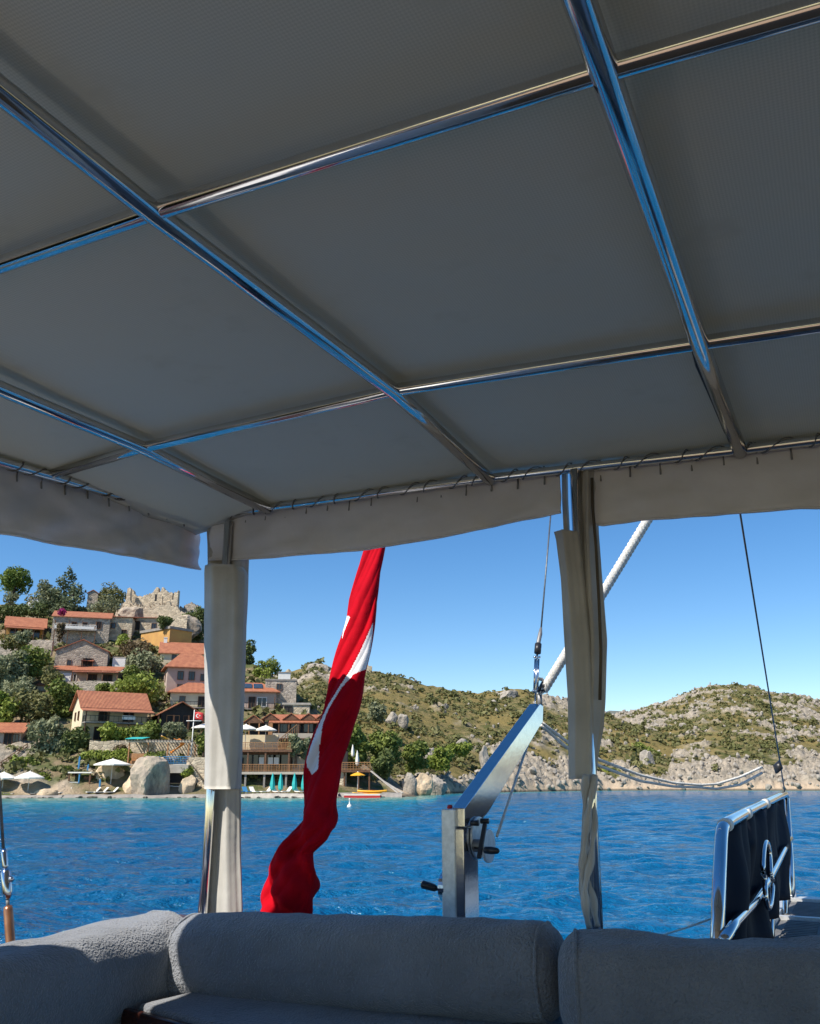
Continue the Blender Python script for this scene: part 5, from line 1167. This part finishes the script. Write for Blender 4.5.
TR = [
 ('dark green bush on the bank left of the kiosk', 60, 78, 764, 786, 'green', 'bush', 'round', 1300, .27, 137.5, 789),
 ('ragged olive shrub on the rocks above the kiosk roof', 78, 98, 760, 776, 'olive', 'shrub', 'round', 900, .26, 139.5, 779),
 ('bright bush right of the wooden railed steps', 22, 42, 756, 776, 'green', 'bush', 'round', 1300, .28, 139, 779),
 ('dry shrub at the foot of the cream parasol', 112, 128, 772, 786, 'scrub', 'shrub', 'round', 700, .24, 137, 788),
 ('green bush below the grey gable house', 40, 66, 668, 684, 'scrub', 'bush', 'round', 1300, .3, 164, 686),
 ('dark shrub beside the low orange outbuilding', 92, 114, 684, 696, 'green', 'shrub', 'round', 1000, .3, 162, 699),
 ('broad round stone pine on the skyline at the left edge', -6, 30, 563, 602, 'pine', 'pine_tree', 'umbrella', 3600, .34, 215, 604),
 ('tall dark conifer with a pointed top on the skyline', 40, 88, 563, 614, 'conifer', 'conifer_tree', 'cone', 5200, .34, 212, 613),
 ('rounded grey green tree leaning against the tall conifer', 34, 58, 578, 612, 'olive', 'tree', 'round', 1700, .32, 210, 613),
 ('olive coloured bush crown on the skyline left of the castle', 96, 130, 584, 606, 'scrub', 'bush', 'round', 1700, .32, 214, 607),
 ('pale silvery bush below the skyline left of the castle', 87, 124, 598, 616, 'olive', 'bush', 'round', 1600, .32, 205, 617),
 ('clipped dark hedge below the stone pine', -8, 42, 603, 618, 'dark', 'hedge', 'hedge', 2000, .32, 203, 619),
 ('silvery shrub at the foot of the stone pine', 2, 18, 592, 606, 'olive', 'shrub', 'round', 600, .3, 209, 607),
 ('low shrub right of the stone pine trunk', 20, 44, 596, 610, 'scrub', 'shrub', 'round', 700, .3, 211, 611),
 ('dark ivy tree climbing the rocks right of the castle', 181, 208, 604, 645, 'dark', 'tree', 'round', 2400, .33, 200, 646),
 ('dark bush growing below the castle wall', 156, 172, 613, 630, 'dark', 'bush', 'round', 800, .3, 190, 631),
 ('big dark olive tree at the left edge below the tavern', -14, 26, 645, 692, 'olive', 'olive_tree', 'round', 2800, .34, None, 694),
 ('broad green tree left of the grey gable house', 10, 52, 647, 682, 'green', 'tree', 'round', 2600, .33, None, 686),
 ('low green shrub in front of the tavern', 0, 30, 636, 650, 'scrub', 'shrub', 'round', 900, .3, 172, 651),
 ('yellow green tree at the left edge above the small red roof', -14, 16, 688, 728, 'bright', 'tree', 'round', 2300, .33, None, 730),
 ('olive green round tree in the middle of the left grove', 8, 48, 682, 735, 'scrub', 'tree', 'round', 3200, .33, 151, 738),
 ('dark green tree behind the main cream gabled house', 38, 82, 678, 720, 'green', 'tree', 'round', 2900, .33, 156, 722),
 ('silver tree top at the upper left of the grove', 2, 40, 677, 700, 'olive', 'tree', 'round', 1500, .3, 160, 706),
 ('silvery olive tree hanging low over the bank above the white parasols', 24, 68, 706, 772, 'olive', 'olive_tree', 'round', 4200, .32, 143, 776),
 ('dark green tree in shade left below the main cream house', 58, 86, 722, 766, 'dark', 'tree', 'round', 2300, .32, 143, 770),
 ('clipped bright green ball bush beside the white parasol', 36, 53, 772, 790, 'bright', 'bush', 'round', 1300, .26, 134.5, 792),
 ('pale green shrub on the bank above the white parasols', 6, 30, 758, 782, 'bright', 'shrub', 'round', 1300, .28, 137, 786),
 ('dark bush behind the ball bush on the bank', 50, 66, 762, 786, 'dark', 'bush', 'round', 1100, .28, 137, 790),
 ('reddish brown bush below the ochre house', 112, 150, 640, 662, 'brown', 'bush', 'round', 1700, .3, 184, 665),
 ('yellow green bush left of the ochre house', 114, 134, 634, 650, 'bright', 'bush', 'round', 1000, .3, 186, 652),
 ('grey green tree below the brown bush', 122, 166, 650, 680, 'olive', 'tree', 'round', 2700, .32, 176, 684),
 ('olive bush right of the white hut', 122, 144, 664, 690, 'green', 'bush', 'round', 1500, .3, 170, 692),
 ('bright green round tree behind the right end of the main house', 110, 166, 676, 704, 'bright', 'tree', 'round', 3000, .32, 161, 710),
 ('leafy green fig bush in front of the main house', 98, 132, 724, 746, 'bright', 'bush', 'round', 1900, .28, 143.6, 750),
 ('leafy green bush right of the main house front', 128, 160, 722, 744, 'green', 'bush', 'round', 1900, .28, 143.2, 748),
 ('small silver olive tree in front of the open restaurant', 160, 186, 724, 742, 'olive', 'olive_tree', 'round', 1900, .25, 142.6, 750),
 ('green tree below the small red flag beside the post', 192, 214, 726, 756, 'green', 'tree', 'round', 1900, .28, 139.5, 764),
 ('clipped light green hedge above the cream parasol', 86, 127, 750, 764, 'bright', 'hedge', 'hedge', 2300, .26, 140.5, 765),
 ('dark planter hedge on the pergola terrace', 147, 163, 752, 763, 'green', 'hedge', 'hedge', 900, .22, 138.2, 764),
 ('small plant on top of the ochre rock by the stairs', 181, 195, 767, 778, 'bright', 'plant', 'round', 600, .22, 134.6, 779),
 ('dry reddish shrub above the light green hedge', 112, 126, 745, 752, 'brown', 'shrub', 'round', 400, .22, 141.4, 753),
 ('magenta bougainvillea on the roof of the grey rubble house', 57, 68, 609, 615, 'magenta', 'shrub', 'round', 260, .22, 179, 622),
 ('pink flowering climber beside the white gable end', 54, 64, 620, 645, 'brown', 'climber', 'round', 700, .26, 171, 648),
 ('grey shrub in front of the tavern terrace', 14, 32, 628, 646, 'olive', 'shrub', 'round', 700, .28, 170, 648),
 ('silvery tree on the wooden stairs of the long restaurant', 287, 304, 732, 758, 'olive', 'tree', 'round', 1500, .25, 137.6, 762),
 ('olive shrub right of the silvery tree by the flag', 300, 313, 738, 760, 'olive', 'shrub', 'round', 900, .25, 138.5, 762),
 ('bright shrub on the slope behind the solar panel roof', 252, 272, 668, 684, 'bright', 'shrub', 'round', 900, .3, 180, 687),
 ('dark green tree on the slope right of the left post', 238, 256, 640, 664, 'dark', 'tree', 'round', 1200, .3, 188, 668),
 ('green shrub on the slope above the flat stone house', 256, 282, 656, 676, 'green', 'shrub', 'round', 1200, .3, 185, 678),
 ('dark green tree at the shore right of the big flag', 340, 372, 722, 770, 'green', 'tree', 'round', 3600, .32, 146, 778),
 ('broad green tree overhanging the cove rocks', 366, 404, 728, 776, 'green', 'tree', 'round', 3900, .32, 150, 782),
 ('dense dark bush low over the cove water', 372, 396, 750, 782, 'dark', 'bush', 'round', 2000, .3, 146, 786),
 ('rounded bush right of the cove trees', 398, 430, 742, 774, 'green', 'bush', 'round', 2600, .32, 158, 778),
 ('light green bush above the cove rocks', 424, 456, 748, 774, 'bright', 'bush', 'round', 2300, .32, 168, 777),
 ('grey shrub on the slope right of the big flag', 366, 388, 702, 722, 'olive', 'shrub', 'round', 1400, .34, 185, 724),
 ('dark shrub behind the white folded parasols', 330, 350, 728, 756, 'dark', 'shrub', 'round', 1500, .3, 150, 760),
 ('wide green bush above the shore right of the middle post', 632, 662, 744, 764, 'green', 'bush', 'round', 2600, .42, 250, 766),
 ('low green bush at the shore beside the middle post', 600, 626, 770, 782, 'bright', 'bush', 'round', 1500, .38, 224, 784),
 ('green bush in the rocks below the davit arm', 446, 474, 742, 756, 'bright', 'bush', 'round', 1500, .34, 180, 758),
]
for t in TR:
    tree(t[0], t[1], t[2], t[3], t[4], t[5], t[6], t[7], t[8], t[9], t[10], base=(t[11] if t[6].endswith('tree') or t[11] is None else t[4]+.5), trunk=t[6].endswith('tree'))
# scrub over the hills: nobody could count it
def scatter(n, x0, x1, ymax, seed, pred):
    g = np.random.default_rng(seed); px = g.uniform(x0, x1, n); a = (px-410)/F/math.cos(PIT)*1.0; Y = 128*np.exp(g.random(n)*math.log(ymax/128)); X = a*Y
    z = H(X, Y); rk, isA, sh = rockmask(X, Y); ok = pred(X, Y, z, rk, isA, g); return X[ok], Y[ok], z[ok]
def visible_face(X, Y): 
    z, A, Bh, C = H0(X, Y); z2 = H0(X*(1+4/Y), Y+4)[0]; return z2 > z-.6
def scrub():
    X, Y, z = scatter(52000, -60, 900, 520, 3, lambda X, Y, z, rk, isA, g: (z > 2.2) & visible_face(X, Y) & (rk < .5+.5*(g.random(len(X)) < .4)*(z > 3)) & (g.random(len(X)) < np.where(isA, .36, .40*sstep(.34, .58, fbm(X*.05, Y*.05, 3))+.10)))
    g = np.random.default_rng(5); n = len(X); r = g.uniform(.35, 1.0, n)*(.75+.0011*Y)*np.where(g.random(n) < .12, 1.7, 1); k = 13
    C = np.repeat(np.stack([X, Y, z+r*.25], 1), k, 0); R_ = np.repeat(r, k)
    d = g.normal(size=(n*k, 3)); d /= np.linalg.norm(d, axis=1)[:, None]; d[:, 2] = np.abs(d[:, 2])*.8; c = C+d*R_[:, None]*g.uniform(.5, 1, (n*k, 1))
    nn = d+g.normal(size=(n*k, 3))*.6+np.array([0, -.1, .3]); nn /= np.linalg.norm(nn, axis=1)[:, None]
    t = np.cross(nn, g.normal(size=(n*k, 3))); t /= np.linalg.norm(t, axis=1)[:, None]; b = np.cross(nn, t); s = (R_*g.uniform(.32, .6, n*k))[:, None]
    V = np.stack([c-t*s, c-b*s*.7, c+t*s, c+b*s*.7], 1).reshape(-1, 3); tint = np.repeat(np.clip(g.normal(.45, .3, n), 0, 1), k)*.8+g.random(n*k)*.2
    tag(quads('hillside_scrub', V, tint, LEAF['scrub']), kind='stuff'); print('scrub', n)
scrub()
def ico(seed, sub=2, chops=11, lo=.35, hi=.75):
    import bmesh
    bm = bmesh.new(); bmesh.ops.create_icosphere(bm, subdivisions=sub, radius=1); V = np.array([v.co[:] for v in bm.verts]); Fc = np.array([[v.index for v in f.verts] for f in bm.faces]); bm.free()
    g = np.random.default_rng(seed)
    for _ in range(chops):                                  # chop with random planes: angular rock
        nrm = g.normal(size=3); nrm /= np.linalg.norm(nrm); dd = V@nrm; lim = g.uniform(lo, hi); V = V-np.outer(np.maximum(dd-lim, 0), nrm)
    V = V*(1+(.10 if sub < 3 else .012)*g.normal(size=(len(V), 1))); return V, Fc
ROCKS = [ico(s, 2) for s in range(10)]
def rocks():
    X, Y, z = scatter(90000, -40, 900, 520, 11, lambda X, Y, z, rk, isA, g: (z > .3) & visible_face(X, Y) & (g.random(len(X)) < np.where(isA, .0, np.where(rk > .3, np.where(z < 3, .30, .13), np.where(X > 20, .022, .006)))))
    g = np.random.default_rng(12); Vs, Fs = [], []; o = 0
    for x, y, zz in zip(X, Y, z):
        V, Fc = ROCKS[g.integers(10)]; s = g.uniform(.3, .9)*(.5+y*.0020)*(1.6 if g.random() < .1 else 1); t = g.uniform(0, 6.28); c, sn = math.cos(t), math.sin(t)
        q = V*np.array([s, s*.8, s*g.uniform(.7, 1.35)]); q = np.stack([q[:, 0]*c-q[:, 1]*sn, q[:, 0]*sn+q[:, 1]*c, q[:, 2]], 1)+np.array([x, y, zz+s*.2]); Vs.append(q); Fs.append(Fc+o); o += len(V)
    V = np.concatenate(Vs); Fc = np.concatenate(Fs); n = len(Fc); me = bpy.data.meshes.new('hillside_rocks'); me.vertices.add(len(V)); me.vertices.foreach_set('co', V.astype(np.float32).ravel())
    me.loops.add(3*n); me.loops.foreach_set('vertex_index', Fc.astype(np.int32).ravel()); me.polygons.add(n); me.polygons.foreach_set('loop_start', np.arange(0, 3*n, 3, dtype=np.int32)); me.update(calc_edges=True)
    me.materials.append(M['rock']); ob = bpy.data.objects.new('hillside_rocks', me); COL.objects.link(ob); tag(ob, kind='stuff'); print('rocks', len(X))
rocks()
def boulder(label, x0, x1, y0, y1, Y, m, seed, group=None, rough=.10):
    V, Fc = ico(seed, 4, 8, .55, .85); p = P((x0+x1)/2, y1, Y); s = mpp(p); w, h = (x1-x0)*s/2, (y1-y0)*s/2
    nz = fbm(V[:, 0]*1.7+seed, V[:, 2]*1.1+V[:, 1]*1.5, 4)-.5; V = V*(1+rough*3*nz[:, None])
    V = V*np.array([w*1.1, w*.8, h*1.1])+np.array([0, 0, h*.9]); o = raw('boulder', V, Fc.tolist(), M[m]); o.location = p; return tag(o, label, 'boulder', group)
boulder('huge grey boulder with a rounded top standing at the waterline', 129, 172, 757, 802, 131.5, 'boulder', 41, rough=.16)
boulder('warm ochre rock leaning on the left of the grey boulder', 122, 142, 772, 800, 132.5, 'rock_warm', 42)
boulder('brown boulder behind the cream parasol', 94, 122, 764, 790, 136.5, 'rock_warm', 43)
boulder('ochre rock under the small plant beside the stairs', 178, 196, 775, 800, 133.0, 'rock_warm', 44)
boulder('low pale rock at the waterline left of the kiosk', 34, 58, 789, 800, 130.3, 'rock_warm', 45)
boulder('rough rock outcrop right below the castle', 170, 200, 616, 640, 198, 'boulder', 46, rough=.16)
boulder('rock face under the left castle wall', 118, 150, 606, 626, 203, 'boulder', 47, rough=.16)
for i, (x0, x1, y0, y1, Y, m, l) in enumerate([(402, 418, 772, 797, 146, 'rock', 'grey rock leftmost in the cove below the trees'), (414, 432, 774, 797, 149, 'rock_warm', 'orange stained rock in the cove below the trees'), (428, 446, 776, 797, 152, 'rock', 'grey rock below the blue tarpaulin'), (398, 410, 714, 728, 205, 'rock', 'upright grey rock on the middle hill right of the flag'), (386, 398, 712, 726, 205, 'rock', 'broad grey rock on the middle hill near the flag'), (454, 470, 738, 754, 188, 'rock', 'grey outcrop half way up the middle hill'), (424, 436, 748, 762, 172, 'rock', 'grey outcrop above the light green bush'), (478, 492, 748, 774, 190, 'rock', 'tall grey outcrop behind the davit arm'), (640, 660, 752, 786, 236, 'rock', 'cleft grey crag above the shore right of the middle post'), (306, 330, 662, 676, 292, 'rock', 'pale crag on the skyline left of the flag'), (496, 522, 690, 702, 290, 'rock', 'pale crag on the skyline at the davit tip'), (645, 668, 703, 716, 440, 'rock', 'pale crag on the shoulder of the right hill')]):
    boulder(l, x0, x1, y0, y1, Y, m, 60+i, rough=.2)

WR = [raw('waterline_rock', (V*np.array([1, .7, .55])).tolist(), Fc.tolist(), M['wetrock']) for V, Fc in ROCKS[:4]]
rr = random.Random(21); spots = [(rr.uniform(-8, 60), 128.1) for _ in range(22)]+[(rr.uniform(62, 205), 128.5) for _ in range(26)]+[(rr.uniform(238, 338), 129.4) for _ in range(24)]+[(rr.uniform(372, 402), 132.8) for _ in range(5)]
for i, (px, Y) in enumerate(spots):
    o = WR[i] if i < 4 else WR[i % 4].copy()
    if i >= 4: COL.objects.link(o)
    p = P(px, 798, Y+rr.uniform(-.5, .35)); o.location = (p[0], p[1], rr.uniform(-.12, .12)); k = rr.uniform(.25, .62); o.scale = (k*rr.uniform(1, 1.8), k, k); o.rotation_euler = (0, 0, rr.uniform(0, 6))
    tag(o, 'small dark wet rock along the waterline below the village quays', 'rock', 'dark rocks along the village waterline')
